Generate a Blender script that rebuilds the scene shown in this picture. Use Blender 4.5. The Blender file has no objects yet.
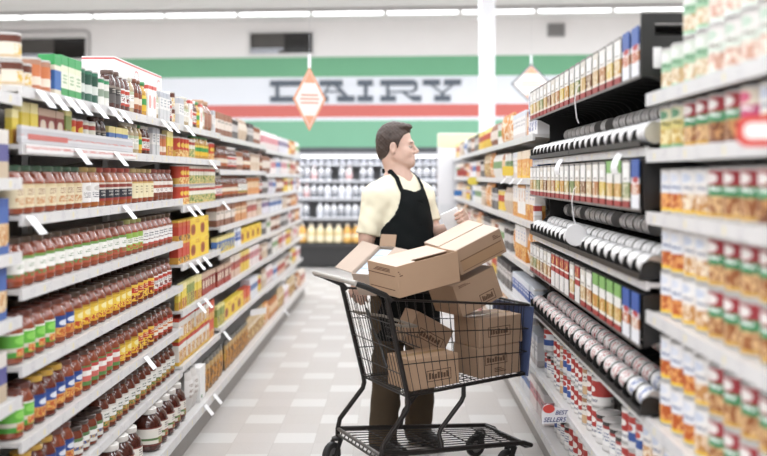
import bpy, math, random
import numpy as np
from mathutils import Vector, Matrix
random.seed(7)
SC = bpy.context.scene
COL = SC.collection
PI = math.pi

# ------------------------------------------------------------------ camera
cam_d = bpy.data.cameras.new('camera')
cam = bpy.data.objects.new('camera', cam_d)
COL.objects.link(cam)
cam.location = (0, 0, 1.5)
cam.rotation_euler = (PI / 2, 0, 0)
cam_d.sensor_fit = 'HORIZONTAL'
cam_d.sensor_width = 36.0
cam_d.lens = 1030 / 767 * 36.0
cam_d.shift_x = -11.5 / 767
cam_d.shift_y = -52 / 767
cam_d.clip_start = 0.05
cam_d.dof.use_dof = True
cam_d.dof.focus_distance = 4.75
cam_d.dof.aperture_fstop = 1.65
SC.camera = cam
SC.view_settings.view_transform = 'Standard'
SC.view_settings.look = 'None'
SC.view_settings.gamma = 1.0
SC.view_settings.use_curve_mapping = False
SC.view_settings.exposure = -0.06

# ------------------------------------------------------------------ words
_ones = ['', 'first', 'second', 'third', 'fourth', 'fifth', 'sixth', 'seventh', 'eighth', 'ninth', 'tenth', 'eleventh', 'twelfth',
         'thirteenth', 'fourteenth', 'fifteenth', 'sixteenth', 'seventeenth', 'eighteenth', 'nineteenth']
_tens = ['', '', 'twenty', 'thirty', 'forty', 'fifty', 'sixty', 'seventy', 'eighty', 'ninety']
def ordn(n):
    if n < 20: return _ones[n]
    t, o = divmod(n, 10)
    if o == 0: return _tens[t][:-1] + 'ieth'
    return _tens[t] + '-' + _ones[o]

# ------------------------------------------------------------------ materials
def lin(h):
    h = h.lstrip('#')
    v = [int(h[i:i + 2], 16) / 255 for i in (0, 2, 4)]
    g = .3 * v[0] + .59 * v[1] + .11 * v[2]
    v = [g + (x - g) * .92 for x in v]
    return tuple((x / 12.92 if x <= .04045 else ((x + .055) / 1.055) ** 2.4) for x in v) + (1.0,)

_M = {}
class NT:
    def __init__(self, name):
        self.m = bpy.data.materials.new(name); self.m.use_nodes = True
        self.t = self.m.node_tree; self.n = self.t.nodes; self.l = self.t.links
        self.b = self.n['Principled BSDF']
    def node(self, ty, **kw):
        x = self.n.new(ty)
        for k, v in kw.items(): setattr(x, k, v)
        return x
    def put(self, sock, v):
        if isinstance(v, bpy.types.NodeSocket): self.l.new(v, sock)
        elif v is not None: sock.default_value = v
    def math(self, op, a, b=None, c=None):
        x = self.node('ShaderNodeMath', operation=op)
        self.put(x.inputs[0], a); self.put(x.inputs[1], b)
        if c is not None: self.put(x.inputs[2], c)
        return x.outputs[0]
    def mix(self, f, a, b):
        x = self.node('ShaderNodeMix', data_type='RGBA')
        self.put(x.inputs['Factor'], f)
        self.put(x.inputs[6], a); self.put(x.inputs[7], b)
        return x.outputs[2]
    def ramp(self, f, stops, const=True):
        x = self.node('ShaderNodeValToRGB')
        cr = x.color_ramp
        cr.interpolation = 'CONSTANT' if const else 'LINEAR'
        while len(cr.elements) > 1: cr.elements.remove(cr.elements[0])
        cr.elements[0].position = stops[0][0]; cr.elements[0].color = stops[0][1]
        for p, c in stops[1:]:
            e = cr.elements.new(p); e.color = c
        self.put(x.inputs[0], f)
        return x.outputs[0]
    def coord(self, which='Generated'):
        return self.node('ShaderNodeTexCoord').outputs[which]
    def sep(self, v):
        x = self.node('ShaderNodeSeparateXYZ'); self.l.new(v, x.inputs[0]); return x.outputs
    def noise(self, vec, scale, detail=2.0, w=None):
        x = self.node('ShaderNodeTexNoise')
        if w is not None:
            x.noise_dimensions = '4D'; self.put(x.inputs['W'], w)
        self.put(x.inputs['Vector'], vec); x.inputs['Scale'].default_value = scale; x.inputs['Detail'].default_value = detail
        return x.outputs['Fac']
    def inside(self, s, a, b):
        return self.math('MULTIPLY', self.math('GREATER_THAN', s, a), self.math('LESS_THAN', s, b))
    def bump(self, h, strength=.2, dist=.01):
        x = self.node('ShaderNodeBump'); x.inputs['Strength'].default_value = strength; x.inputs['Distance'].default_value = dist
        self.l.new(h, x.inputs['Height']); self.l.new(x.outputs[0], self.b.inputs['Normal'])

def pbr(t, rough=.5, metal=0.0, spec=.5, coat=0.0):
    t.b.inputs['Roughness'].default_value = rough
    t.b.inputs['Metallic'].default_value = metal
    t.b.inputs['Specular IOR Level'].default_value = spec
    t.b.inputs['Coat Weight'].default_value = coat

def mat(name, col, rough=.5, metal=0.0, spec=.5, coat=0.0, vary=.04, scale=6.0):
    """a plain surface with a little procedural variation in tone"""
    if name in _M: return _M[name]
    t = NT(name); pbr(t, rough, metal, spec, coat)
    c = lin(col) if isinstance(col, str) else col
    d = tuple(max(0, x * (1 - vary * 2)) for x in c[:3]) + (1,)
    e = tuple(min(1, x * (1 + vary)) for x in c[:3]) + (1,)
    n = t.noise(t.coord('Object'), scale, 3)
    t.put(t.b.inputs['Base Color'], t.mix(n, d, e))
    _M[name] = t.m
    return t.m

def design(name, bands, pics=(), logos=(), text=(), rough=.45, spec=.4, coat=0.0):
    """printed packaging: bands by height, food pictures, logo shapes and lines of unreadable print.  Front of every item is local +X, so Generated y runs across."""
    if name in _M: return _M[name]
    t = NT(name); pbr(t, rough, 0, spec, coat)
    g = t.coord('Generated'); x, y, z = t.sep(g)
    rnd = t.node('ShaderNodeObjectInfo').outputs['Random']
    col = t.ramp(z, [(p, lin(c)) for p, c in bands]) if len(bands) > 1 else None
    if col is None:
        rgb = t.node('ShaderNodeRGB'); rgb.outputs[0].default_value = lin(bands[0][1]); col = rgb.outputs[0]
    for (z0, z1, y0, y1, c1, c2, sc) in pics:
        m = t.math('MULTIPLY', t.inside(z, z0, z1), t.inside(y, y0, y1))
        n = t.noise(g, sc, 1.5, t.math('MULTIPLY', rnd, 3.0))
        p = t.ramp(n, [(0, lin(c1)), (.5, lin(c2)), (.62, lin(c1))])
        col = t.mix(m, col, p)
    for (zc, hh, yc, hw, c) in logos:
        a = t.math('POWER', t.math('ABSOLUTE', t.math('DIVIDE', t.math('SUBTRACT', z, zc), hh)), 2.6)
        b = t.math('POWER', t.math('ABSOLUTE', t.math('DIVIDE', t.math('SUBTRACT', y, yc), hw)), 2.6)
        col = t.mix(t.math('LESS_THAN', t.math('ADD', a, b), 1.0), col, lin(c))
    for (z0, z1, y0, y1, c, rows) in text:
        m = t.math('MULTIPLY', t.inside(z, z0, z1), t.inside(y, y0, y1))
        r = t.math('GREATER_THAN', t.math('FRACT', t.math('MULTIPLY', t.math('SUBTRACT', z, z0), rows / (z1 - z0))), .45)
        w = t.math('GREATER_THAN', t.noise(g, 22, 0), .44)
        col = t.mix(t.math('MULTIPLY', t.math('MULTIPLY', m, r), w), col, lin(c))
    t.put(t.b.inputs['Base Color'], col)
    _M[name] = t.m
    return t.m

# ------------------------------------------------------------------ mesh builder
class MB:
    def __init__(self): self.v = []; self.f = []; self.mi = []
    def add(self, vs, fs, m=0):
        b = len(self.v); self.v += [tuple(p) for p in vs]; self.f += [tuple(b + i for i in f) for f in fs]; self.mi += [m] * len(fs)
        return self
    def box(self, x0, x1, y0, y1, z0, z1, m=0):
        vs = [(x, y, z) for z in (z0, z1) for y in (y0, y1) for x in (x0, x1)]
        return self.add(vs, [(0, 2, 3, 1), (4, 5, 7, 6), (0, 1, 5, 4), (2, 6, 7, 3), (0, 4, 6, 2), (1, 3, 7, 5)], m)
    def hexa(self, p, m=0):
        """eight corners: bottom ring 0-3, top ring 4-7, both counter-clockwise seen from above"""
        return self.add(p, [(3, 2, 1, 0), (4, 5, 6, 7), (0, 1, 5, 4), (1, 2, 6, 5), (2, 3, 7, 6), (3, 0, 4, 7)], m)
    def obox(self, o, ex, ey, ez, m=0):
        o, ex, ey, ez = (Vector(a) for a in (o, ex, ey, ez))
        return self.hexa([o, o + ex, o + ex + ey, o + ey, o + ez, o + ex + ez, o + ex + ey + ez, o + ey + ez], m)
    def prism(self, poly, axis, a, b, m=0):
        """poly of 2D points extruded along axis ('x','y','z') from a to b"""
        def P(p, t):
            return (t, p[0], p[1]) if axis == 'x' else (p[0], t, p[1]) if axis == 'y' else (p[0], p[1], t)
        n = len(poly)
        vs = [P(p, a) for p in poly] + [P(p, b) for p in poly]
        fs = [tuple(range(n))[::-1], tuple(range(n, 2 * n))] + [(i, (i + 1) % n, n + (i + 1) % n, n + i) for i in range(n)]
        return self.add(vs, fs, m)
    def tube(self, path, r, seg=8, m=0, cap=True, closed=False):
        P = [Vector(p) for p in path]; n = len(P)
        rr = r if isinstance(r, (list, tuple)) else [r] * n
        T = []
        for i in range(n):
            a = P[i - 1] if (i > 0 or closed) else P[i]; b = P[(i + 1) % n] if (i < n - 1 or closed) else P[i]
            d = (b - a); T.append(d.normalized() if d.length > 1e-9 else Vector((0, 0, 1)))
        up = Vector((0, 0, 1)) if abs(T[0].z) < .9 else Vector((1, 0, 0))
        N = (up - T[0] * up.dot(T[0])).normalized()
        vs = []
        for i in range(n):
            N = (N - T[i] * N.dot(T[i]))
            N = N.normalized() if N.length > 1e-6 else T[i].orthogonal().normalized()
            B = T[i].cross(N)
            for k in range(seg):
                a = 2 * PI * k / seg
                vs.append(P[i] + (N * math.cos(a) + B * math.sin(a)) * rr[i])
        fs = []
        for i in range(n if closed else n - 1):
            j = (i + 1) % n
            for k in range(seg):
                l = (k + 1) % seg
                fs.append((i * seg + k, i * seg + l, j * seg + l, j * seg + k))
        if cap and not closed:
            fs.append(tuple(range(seg))[::-1]); fs.append(tuple((n - 1) * seg + k for k in range(seg)))
        return self.add(vs, fs, m)
    def lathe(self, prof, seg=20, m=0, c=(0, 0, 0), axis='z', mats=None):
        """prof: (r, t) pairs along the axis from bottom to top"""
        vs = []
        def P(r, a, t):
            u, w = r * math.cos(a), r * math.sin(a)
            return (c[0] + u, c[1] + w, c[2] + t) if axis == 'z' else (c[0] + u, c[1] + t, c[2] - w) if axis == 'y' else (c[0] + t, c[1] + u, c[2] + w)
        for r, t in prof:
            for k in range(seg): vs.append(P(max(r, 1e-5), 2 * PI * k / seg, t))
        b = len(self.v); self.v += vs
        for i in range(len(prof) - 1):
            for k in range(seg):
                l = (k + 1) % seg
                self.f.append((b + i * seg + k, b + i * seg + l, b + (i + 1) * seg + l, b + (i + 1) * seg + k)); self.mi.append(mats[i] if mats else m)
        if prof[0][0] > 1e-4: self.f.append(tuple(b + k for k in range(seg))[::-1]); self.mi.append(mats[0] if mats else m)
        if prof[-1][0] > 1e-4: self.f.append(tuple(b + (len(prof) - 1) * seg + k for k in range(seg))); self.mi.append(mats[-1] if mats else m)
        return self
    def sheet(self, rows, th=0.0, m=0):
        """grid of points (list of rows); th gives it thickness along the normal"""
        R = [[Vector(p) for p in r] for r in rows]; nr, nc = len(R), len(R[0])
        vs = [p for r in R for p in r]
        fs = [(i * nc + j, i * nc + j + 1, (i + 1) * nc + j + 1, (i + 1) * nc + j) for i in range(nr - 1) for j in range(nc - 1)]
        if th:
            nrm = []
            for i in range(nr):
                for j in range(nc):
                    a = R[min(i + 1, nr - 1)][j] - R[max(i - 1, 0)][j]; b = R[i][min(j + 1, nc - 1)] - R[i][max(j - 1, 0)]
                    k = b.cross(a); nrm.append(k.normalized() if k.length else Vector((0, 0, 1)))
            n = len(vs)
            vs += [p - q * th for p, q in zip(vs, nrm)]
            fs += [tuple(n + i for i in f[::-1]) for f in fs]
            per = [j for j in range(nc)] + [i * nc + nc - 1 for i in range(1, nr)] + [(nr - 1) * nc + j for j in range(nc - 2, -1, -1)] + [i * nc for i in range(nr - 2, 0, -1)]
            for a, b in zip(per, per[1:] + per[:1]): fs.append((b, a, n + a, n + b))
        return self.add(vs, fs, m)
    def mesh(self, name, mats, smooth=False, angle=35, bevel=0.0):
        me = bpy.data.meshes.new(name)
        me.from_pydata(self.v, [], self.f)
        for k in (mats if isinstance(mats, (list, tuple)) else [mats]): me.materials.append(k)
        me.polygons.foreach_set('material_index', self.mi)
        import bmesh
        bm = bmesh.new(); bm.from_mesh(me)
        if bevel:
            bmesh.ops.bevel(bm, geom=[e for e in bm.edges if e.is_manifold and e.calc_face_angle(0) > .6], offset=bevel, segments=2, profile=.5, affect='EDGES')
        bmesh.ops.recalc_face_normals(bm, faces=bm.faces[:])
        if smooth:
            for f in bm.faces: f.smooth = True
            for e in bm.edges:
                if not e.is_manifold or e.calc_face_angle(0) > math.radians(angle): e.smooth = False
        bm.to_mesh(me); bm.free()
        me.update()
        return me

def put(name, me, parent=None, loc=(0, 0, 0), rz=0.0, **props):
    o = bpy.data.objects.new(name, me)
    COL.objects.link(o)
    o.location = loc
    if rz: o.rotation_euler = (0, 0, rz)
    if parent is not None: o.parent = parent
    for k, v in props.items():
        if v: o[k] = v
    return o

def thing(name, label, cat, loc=(0, 0, 0), rz=0.0, group=None):
    return put(name, None, None, loc, rz, label=label, category=cat, group=group)

def structure(name, me, **k): return put(name, me, kind='structure', **k)
# ------------------------------------------------------------------ the store shell
white_paint = mat('white wall paint', '#f6f2f0', .7, vary=.02, scale=1.5)
ceiling_mat = mat('ceiling board', '#f0ecea', .8, vary=.03, scale=2)
WROT = math.radians(-4.4)                       # the end wall stands a few degrees off square to the aisle
def W(x, off, z):                               # a point on the end wall: x along it, off metres in front of it
    c, s = math.cos(WROT), math.sin(WROT)
    return (x * c + off * s, 17.9 + x * s - off * c, z)

def floor_material():
    t = NT('vinyl floor tiles'); pbr(t, .32, 0, .45)
    x, y, z = t.sep(t.coord('Object'))
    P = .4572; h = P / 2
    cx = t.math('DIVIDE', t.math('ADD', x, 1.028 + h / 2 + 40 * P), h)
    cy = t.math('DIVIDE', t.math('ADD', y, -5.9 + h / 2 + 40 * P), h)
    ix, iy = t.math('FLOOR', cx), t.math('FLOOR', cy)
    row = t.math('LESS_THAN', t.math('MODULO', iy, 2.0), .5)
    k = t.math('ADD', ix, t.math('FLOOR', t.math('DIVIDE', iy, 2.0)))
    light = t.math('MULTIPLY', row, t.math('LESS_THAN', t.math('MODULO', k, 2.0), .5))
    cv = t.node('ShaderNodeCombineXYZ'); t.put(cv.inputs[0], ix); t.put(cv.inputs[1], iy)
    wn = t.node('ShaderNodeTexWhiteNoise'); t.put(wn.inputs['Vector'], cv.outputs[0])
    g = t.mix(wn.outputs['Value'], lin('#c6c0bb'), lin('#ccc6c2'))
    sp = t.noise(t.coord('Object'), 60, 3)
    g = t.mix(t.math('MULTIPLY', sp, .35), g, lin('#b9b1ac'))
    l = t.mix(wn.outputs['Value'], lin('#d6d3cf'), lin('#dad7d4'))
    c = t.mix(light, g, l)
    fx, fy = t.math('FRACT', cx), t.math('FRACT', cy)
    gr = t.math('MAXIMUM', t.math('LESS_THAN', fx, .012), t.math('LESS_THAN', fy, .012))
    c = t.mix(t.math('MULTIPLY', gr, .5), c, lin('#a39b94'))
    t.put(t.b.inputs['Base Color'], c)
    t.put(t.b.inputs['Roughness'], t.math('ADD', t.math('MULTIPLY', sp, .12), .24))
    return t.m
structure('floor', MB().box(-9, 9, -3.5, 19.5, -.1, 0).mesh('floor', floor_material()))
structure('ceiling', MB().box(-9, 9, -3.5, 19.5, 4.2, 4.3).mesh('ceiling', ceiling_mat))
structure('wall_left', MB().box(-9.1, -9, -3.5, 19.5, 0, 4.2).mesh('wall_left', white_paint))
structure('wall_right', MB().box(9, 9.1, -3.5, 19.5, 0, 4.2).mesh('wall_right', white_paint))
structure('wall_front', MB().box(-9, 9, -3.6, -3.5, 0, 4.2).mesh('wall_front', white_paint))

# end wall with its two office windows cut through it; local frame: x along the wall, y = 0 the face, -y towards the aisle
PXW = 57.5
def wx(px): return (px - 395) / PXW
def wz(py): return 1.5 + (176 - py) / PXW
wall = MB()
holes = [(wx(-25), wx(78), wz(56), wz(34.5)), (wx(248), wx(312), wz(52.5), wz(31.5))]
def wall_quads(m, x0, x1, z0, z1, hs):
    xs = sorted({x0, x1, *[h[0] for h in hs], *[h[1] for h in hs]}); zs = sorted({z0, z1, *[h[2] for h in hs], *[h[3] for h in hs]})
    for a, b in zip(xs, xs[1:]):
        for c, d in zip(zs, zs[1:]):
            if any(h[0] <= (a + b) / 2 <= h[1] and h[2] <= (c + d) / 2 <= h[3] for h in hs): continue
            m.box(a, b, 0, .14, c, d)
wall_quads(wall, -8.9, 8.9, 0, 4.2, holes)
wall_back = structure('wall_back', wall.mesh('wall_back', white_paint), loc=(0, 17.9, 0), rz=WROT)
green1 = mat('banner green', '#6fb388', .6, vary=.03, scale=1)
green2 = mat('banner pale green', '#80bd9a', .6, vary=.03, scale=1)
red1 = mat('banner red', '#de6f66', .6, vary=.03, scale=1)
white_b = mat('banner white', '#edf0f7', .6, vary=.01, scale=1)
for nm, m_, za, zb in (('white_band', white_b, wz(104.5), wz(76.5)), ('white_band', white_b, wz(120.5), wz(117)), ('green_band', green1, wz(76.5), wz(56.5)), ('red_band', red1, wz(117), wz(104.5)), ('green_band', green2, 1.7, wz(120.5))):
    put(nm, MB().box(-8.8, 8.8, -.012, 0, za, zb).mesh(nm, m_), wall_back)
frame_m = mat('window frame white', '#e7e4e2', .5, vary=.02)
dark_glass = mat('dark office glass', '#1c1815', .15, spec=.3, vary=.05)
grey_glass = mat('half lit office glass', '#55514d', .2, spec=.3, vary=.08)
blind_m = mat('pale office blind', '#c9cdd8', .5)
for i, h in enumerate(holes):
    w = put('window_%d' % (i + 1), None, None, (0, 17.9, 0), WROT, kind='structure')
    x0, x1, z0, z1 = h
    f = MB(); e = .045
    for a, b, c, d in ((x0 - e, x1 + e, z1, z1 + e), (x0 - e, x1 + e, z0 - e, z0), (x0 - e, x0, z0, z1), (x1, x1 + e, z0, z1)):
        f.box(a, b, -.03, .02, c, d)
    put('window_frame', f.mesh('window_frame', frame_m, bevel=.006), w)
    xm = x0 + (x1 - x0) * (.54 if i else .66)
    put('pane', MB().box(x0, xm, .06, .07, z0, z1).mesh('pane', grey_glass), w)
    put('pane', MB().box(xm, x1, .05, .06, z0, z1).mesh('pane', dark_glass), w)
    b = MB()
    b.box(x0, xm - .1, .045, .055, z0 + .01, z0 + .06); b.box(x0, xm - .02, .04, .05, z0 + .07, z0 + .1)
    put('sill_rail', b.mesh('sill_rail', blind_m), w)
# rounded moulding over the big window
m = MB().tube([(wx(-60), -.02, wz(28)), (wx(76), -.02, wz(27.5)), (wx(80), -.02, wz(28.6)), (wx(82), -.02, wz(31)), (wx(82), -.02, wz(56))], .022, 8)
structure('trim_1', m.mesh('trim', mat('moulding grey', '#b9b5b4', .5), smooth=True), loc=(0, 17.9, 0), rz=WROT)
# air vent
v = thing('air_vent', 'small grey louvred air vent on the white end wall', 'vent', W(wx(554.5), 0, wz(32)), WROT)
vg = mat('vent grey', '#a3a09e', .5)
m = MB()
for a, b, c, d in ((-.15, .15, .09, .115), (-.15, .15, -.115, -.09), (-.15, -.125, -.09, .09), (.125, .15, -.09, .09)): m.box(a, b, -.03, -.001, c, d)
put('frame', m.mesh('frame', vg), v)
m = MB()
for k in range(7):
    z = -.08 + k * .026; m.obox((-.125, -.022, z), (.25, 0, 0), (0, .015, -.012), (0, .001, .004))
put('slat', m.mesh('slats', vg), v)
put('backing', MB().box(-.125, .125, -.004, -.001, -.09, .09).mesh('backing', mat('vent shadow grey', '#77736f', .7)), v)

# DAIRY lettering: wide slab letters with thick serif bars and thin stems
sign = thing('dairy_sign', 'large dark slab lettering reading DAIRY on the banner wall', 'sign', (0, 17.9, 0), WROT)
slate = mat('slate lettering', '#5d6672', .55, vary=.03)
ZT, ZB = wz(80.0), wz(101.5)
BAR = .098
def bx(x): return wx(x)
def letter(parts):
    m = MB()
    for poly in parts: m.prism(poly, 'y', -.045, -.012)
    put('letter', m.mesh('letter', slate), sign)
def rect(a, b, z0, z1): return [(a, z0), (b, z0), (b, z1), (a, z1)]
def bar_t(a, b): return rect(bx(a), bx(b), ZT - BAR, ZT)
def bar_b(a, b): return rect(bx(a), bx(b), ZB, ZB + BAR)
def stem_(a, b): return rect(bx(a), bx(b), ZB + BAR - .001, ZT - BAR + .001)
def slant(xa, xb, za, zb, w): return [(bx(xa), za), (bx(xa + w), za), (bx(xb + w), zb), (bx(xb), zb)]
MIDT, MIDB = ZT - BAR, ZB + BAR
letter([bar_t(269, 301), bar_b(269, 301), stem_(274.5, 278), [(bx(301), ZB), (bx(306), ZB + .05), (bx(306), ZT - .05), (bx(301), ZT), (bx(299), ZT - BAR), (bx(302.5), MIDT - .03), (bx(302.5), MIDB + .03), (bx(299), MIDB)]])
letter([bar_t(319, 342.5), bar_b(315, 328), bar_b(337, 354.5), slant(321.5, 328, MIDB, MIDT, 1.8), slant(343.5, 334, MIDB, MIDT, 4.6), rect(bx(323.5), bx(343), ZB + .165, ZB + .185)])
letter([bar_t(357.5, 373), bar_b(357.5, 373), stem_(364, 367.5)])
letter([bar_t(380.5, 414), bar_b(380.5, 396), stem_(386.5, 389.3), rect(bx(389), bx(414), ZB + .155, ZB + .18), [(bx(414), ZT), (bx(417.5), ZT - .05), (bx(417.5), ZB + .2), (bx(413), ZB + .155), (bx(412), ZB + .18), (bx(414.5), ZB + .21), (bx(414.5), ZT - BAR)],
        [(bx(402), ZB + .155), (bx(413.5), ZB + .002), (bx(421.5), ZB + .002), (bx(421.5), ZB + BAR), (bx(409.5), ZB + BAR), (bx(405.5), ZB + .155)]])
letter([bar_t(423, 440), bar_t(444, 461), bar_b(434.5, 450.5), stem_(440.8, 444.2)[:2] + [(bx(444.2), ZB + .16), (bx(440.8), ZB + .16)], slant(441, 430.5, ZB + .14, MIDT, 2.6), slant(441.8, 451, ZB + .14, MIDT, 2.4)])

# pillar
structure('pillar', MB().box(-.1, .1, -.1, .1, 0, 4.2).mesh('pillar', mat('pillar white paint', '#f0f1f5', .45, vary=.01), bevel=.008), loc=(1.245, 13.95, 0))

# strip lights: the row over the cross aisle is in view, the other rows hang over the aisle behind and above the frame
lamp = NT('fluorescent tube'); lamp.b.inputs['Emission Color'].default_value = (.97, .985, 1, 1); lamp.b.inputs['Emission Strength'].default_value = 2.6
lamp.b.inputs['Base Color'].default_value = (.9, .9, .9, 1)
house = mat('fixture white enamel', '#dcdad9', .4)
hm = MB().prism([(-.07, 0), (.07, 0), (.14, -.05), (.135, -.055), (-.135, -.055), (-.14, -.05)], 'x', -.594, .594).mesh('housing', house)
tm = MB()
tm.tube([(-.565, -.05, -.075), (.565, -.05, -.075)], .019, 10).tube([(-.585, .05, -.075), (.585, .05, -.075)], .019, 10)
tm1 = MB().tube([(-.565, 0, -.075), (.565, 0, -.075)], .019, 10).mesh('tube', lamp.m, smooth=True)
for k in range(12):
    px = 54 + 75 * (k - 1)
    o = thing('strip_light', '%s fluorescent strip light along the ceiling before the end wall' % ordn(k + 1), 'ceiling light', W((px - 395) / 1030 * 16.6, 1.3, 4.2), WROT, 'ceiling strip lights')
    put('housing', hm, o); put('tube', tm1, o, (0, -.035, 0)); put('tube', tm1, o, (0, .035, 0))
for k, y in enumerate((-1.6, 1.0, 3.6, 6.2, 8.8, 11.4, 14.0)):
    L = bpy.data.lights.new('fluorescent row', 'AREA'); L.shape = 'RECTANGLE'; L.size = 13; L.size_y = .35
    L.energy = (236, 236, 236, 236, 236, 285, 400)[k]; L.color = (.91, .955, 1.0)
    o = bpy.data.objects.new('fluorescent row', L); COL.objects.link(o); o.location = (0, y, 4.14)
w = bpy.data.worlds.new('store'); SC.world = w; w.use_nodes = True
w.node_tree.nodes['Background'].inputs[0].default_value = (1, 1, 1, 1); w.node_tree.nodes['Background'].inputs[1].default_value = .1
# ------------------------------------------------------------------ goods: every kind is built once, each item is an object of its own
K = {}
def kind(key, name, cat, look, root, parts, w, d, h): K[key] = dict(name=name, cat=cat, look=look, root=root, parts=parts, w=w, d=d, h=h)
steel = mat('tin plate', '#d2d0cd', .35, .5, vary=.02)
def sauce(c): return mat('sauce ' + c, c, .12, 0, .5, coat=.6, vary=.12, scale=25)
SH = {  # body profile, label z0, z1, label radius, lid r, lid z0, lid z1
    'round': ([(.039, 0), (.0455, .006), (.0455, .1), (.044, .11), (.035, .127), (.0305, .135), (.0305, .146)], .022, .098, .0462, .0345, .14, .159),
    'slim': ([(.031, 0), (.0365, .006), (.0365, .115), (.033, .128), (.0255, .142), (.0255, .154)], .028, .102, .0371, .028, .150, .168),
    'squat': ([(.038, 0), (.044, .006), (.044, .08), (.041, .092), (.036, .1), (.036, .108)], .016, .074, .0447, .039, .103, .119),
    'big': ([(.058, 0), (.068, .01), (.07, .05), (.069, .118), (.063, .142), (.046, .162), (.04, .17), (.04, .18)], .03, .115, .0712, .0455, .174, .2),
}
_shape = {}
def jar(key, look, body, lid, des, shape='round', name='sauce_jar', cat='jar'):
    prof, l0, l1, lr, rr, z0, z1 = SH[shape]
    sg = 28 if shape == 'big' else 20
    bm = MB().lathe(prof, sg).mesh('jar_body', sauce(body), smooth=True)
    lm = MB().lathe([(rr * .97, z0), (rr, z0 + .002), (rr, z1 - .003), (rr * .93, z1)], sg).mesh('jar_lid', mat('lid ' + lid, lid, .35, coat=.2), smooth=True)
    pm = MB()
    pm.lathe([(lr - .0004, l0), (lr, l0), (lr, l1), (lr - .0004, l1)], sg)
    pm = pm.mesh('jar_label', des, smooth=True)
    w = 2 * max(r for r, t in prof)
    kind(key, name, cat, look, bm, [('lid', lm, None), ('paper_label', pm, None)], w + (.014 if shape == 'round' else .006), w, z1)
def can(key, look, des, r=.05, h=.124, name='soup_tin', cat='can', seg=20, lid=True):
    m = MB().lathe([(r * .97, 0), (r, .002), (r, .005), (r * .985, .007), (r * .985, h - .007), (r, h - .005), (r, h - .001), (r * .96, h)], seg, mats=[1, 1, 1, 0, 1, 1, 1]).mesh('can', [des, steel], smooth=True)
    parts = []
    if lid:
        l = MB().lathe([(r * .955, h - .002), (r * .95, h + .0006), (r * .9, h + .0006), (r * .88, h - .001), (r * .5, h - .0008), (0, h - .0008)], seg).mesh('can_lid', steel, smooth=True)
        parts = [('lid', l, None)]
    kind(key, name, cat, look, m, parts, 2 * r + (.012 if r > .045 else .005), 2 * r, h + .001)
def carton(key, look, des, w, d, h, name='food_box', cat='box', flap=None):
    m = MB().box(-d / 2, d / 2, -w / 2, w / 2, 0, h).mesh('carton', des, bevel=.002)
    parts = []
    kind(key, name, cat, look, m, parts, w + .006, d, h)
def pouch(key, look, des, w, d, h, name='food_pouch', cat='bag'):
    rows = []
    m = MB()
    nz, ny = 9, 9
    for s in (1, -1):
        rows = []
        for i in range(nz):
            v = i / (nz - 1)
            bul = (math.sin(PI * min(1, max(0, v * .92 + .04))) ** .6) * (1 if v > .06 else .9)
            rows.append([(s * d / 2 * bul * (1 - abs(2 * j / (ny - 1) - 1) ** 2.5) + s * .001, w * (j / (ny - 1) - .5) * (1 - .05 * math.sin(PI * v)), h * v) for j in range(ny)])
        m.sheet(rows)
    kind(key, name, cat, look, m.mesh('pouch', des, smooth=True, angle=60), [], w + .006, d, h)
def bottle(key, look, body, lid, des, r, h, name='bottle', cat='bottle'):
    prof = [(r * .9, 0), (r, .006), (r, h * .62), (r * .8, h * .74), (r * .38, h * .86), (r * .36, h * .93)]
    bm = MB().lathe(prof, 16).mesh('bottle_body', body, smooth=True)
    lm = MB().lathe([(r * .42, h * .92), (r * .42, h * .995), (r * .36, h)], 14).mesh('bottle_cap', mat('lid ' + lid, lid, .35), smooth=True)
    pm = MB().lathe([(r * 1.004, h * .16), (r * 1.012, h * .16), (r * 1.012, h * .56), (r * 1.004, h * .56)], 16).mesh('bottle_label', des, smooth=True)
    kind(key, name, cat, look, bm, [('cap', lm, None), ('paper_label', pm, None)], 2 * r + .006, 2 * r, h)

R_, DK, OR = '#94462c', '#7a3824', '#a8582f'
# --- jars of the sauce bay
D = design
d_cream = D('label cream', [(0, '#e3d3b0'), (.86, '#d9c59a')], pics=[(.12, .42, .15, .85, '#c78a5a', '#e3d3b0', 9)], text=[(.5, .8, .2, .8, '#8a4a35', 3)])
d_black = D('label black', [(0, '#9c3a30'), (.14, '#2f3038'), (.62, '#d8cfc4'), (.72, '#8f3a32'), (.9, '#d8c9b8')], text=[(.2, .55, .2, .8, '#b9b6b0', 2)])
d_white = D('label white', [(0, '#e9e6e3')], text=[(.2, .5, .15, .85, '#5a5560', 3)], logos=[(.72, .14, .5, .3, '#c9c2bd')])
d_butter = D('label butter', [(0, '#e8dcb6'), (.9, '#c9a45e')], text=[(.25, .75, .3, .7, '#9d8b60', 3)])
d_brownwht = D('label brown and white', [(0, '#7a3d2c'), (.25, '#ebe5e0'), (.55, '#a8503c'), (.75, '#e6dcd4')], text=[(.28, .5, .2, .8, '#6b4038', 2)])
d_oval = D('label white oval', [(0, '#b9573f'), (.16, '#5f8f4e'), (.3, '#efeee6'), (.86, '#6f9a4c')], pics=[(.1, .3, .1, .9, '#b8402f', '#5d8f52', 10)], logos=[(.58, .26, .5, .42, '#f2f0ea')], text=[(.48, .68, .2, .8, '#6f8a5c', 2)])
d_greenwht = D('label green and white', [(0, '#8fb54d'), (.35, '#eceadf'), (.7, '#8fb54d')], pics=[(.05, .3, .1, .9, '#c44a36', '#8fb54d', 8)], text=[(.4, .65, .2, .8, '#54703a', 2)])
d_whtdark = D('label white with dark print', [(0, '#b34a3d'), (.16, '#ece9e6'), (.9, '#e0d9d5')], text=[(.3, .42, .12, .88, '#6a2f2a', 1), (.5, .8, .18, .82, '#3a3a45', 2)])
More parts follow.
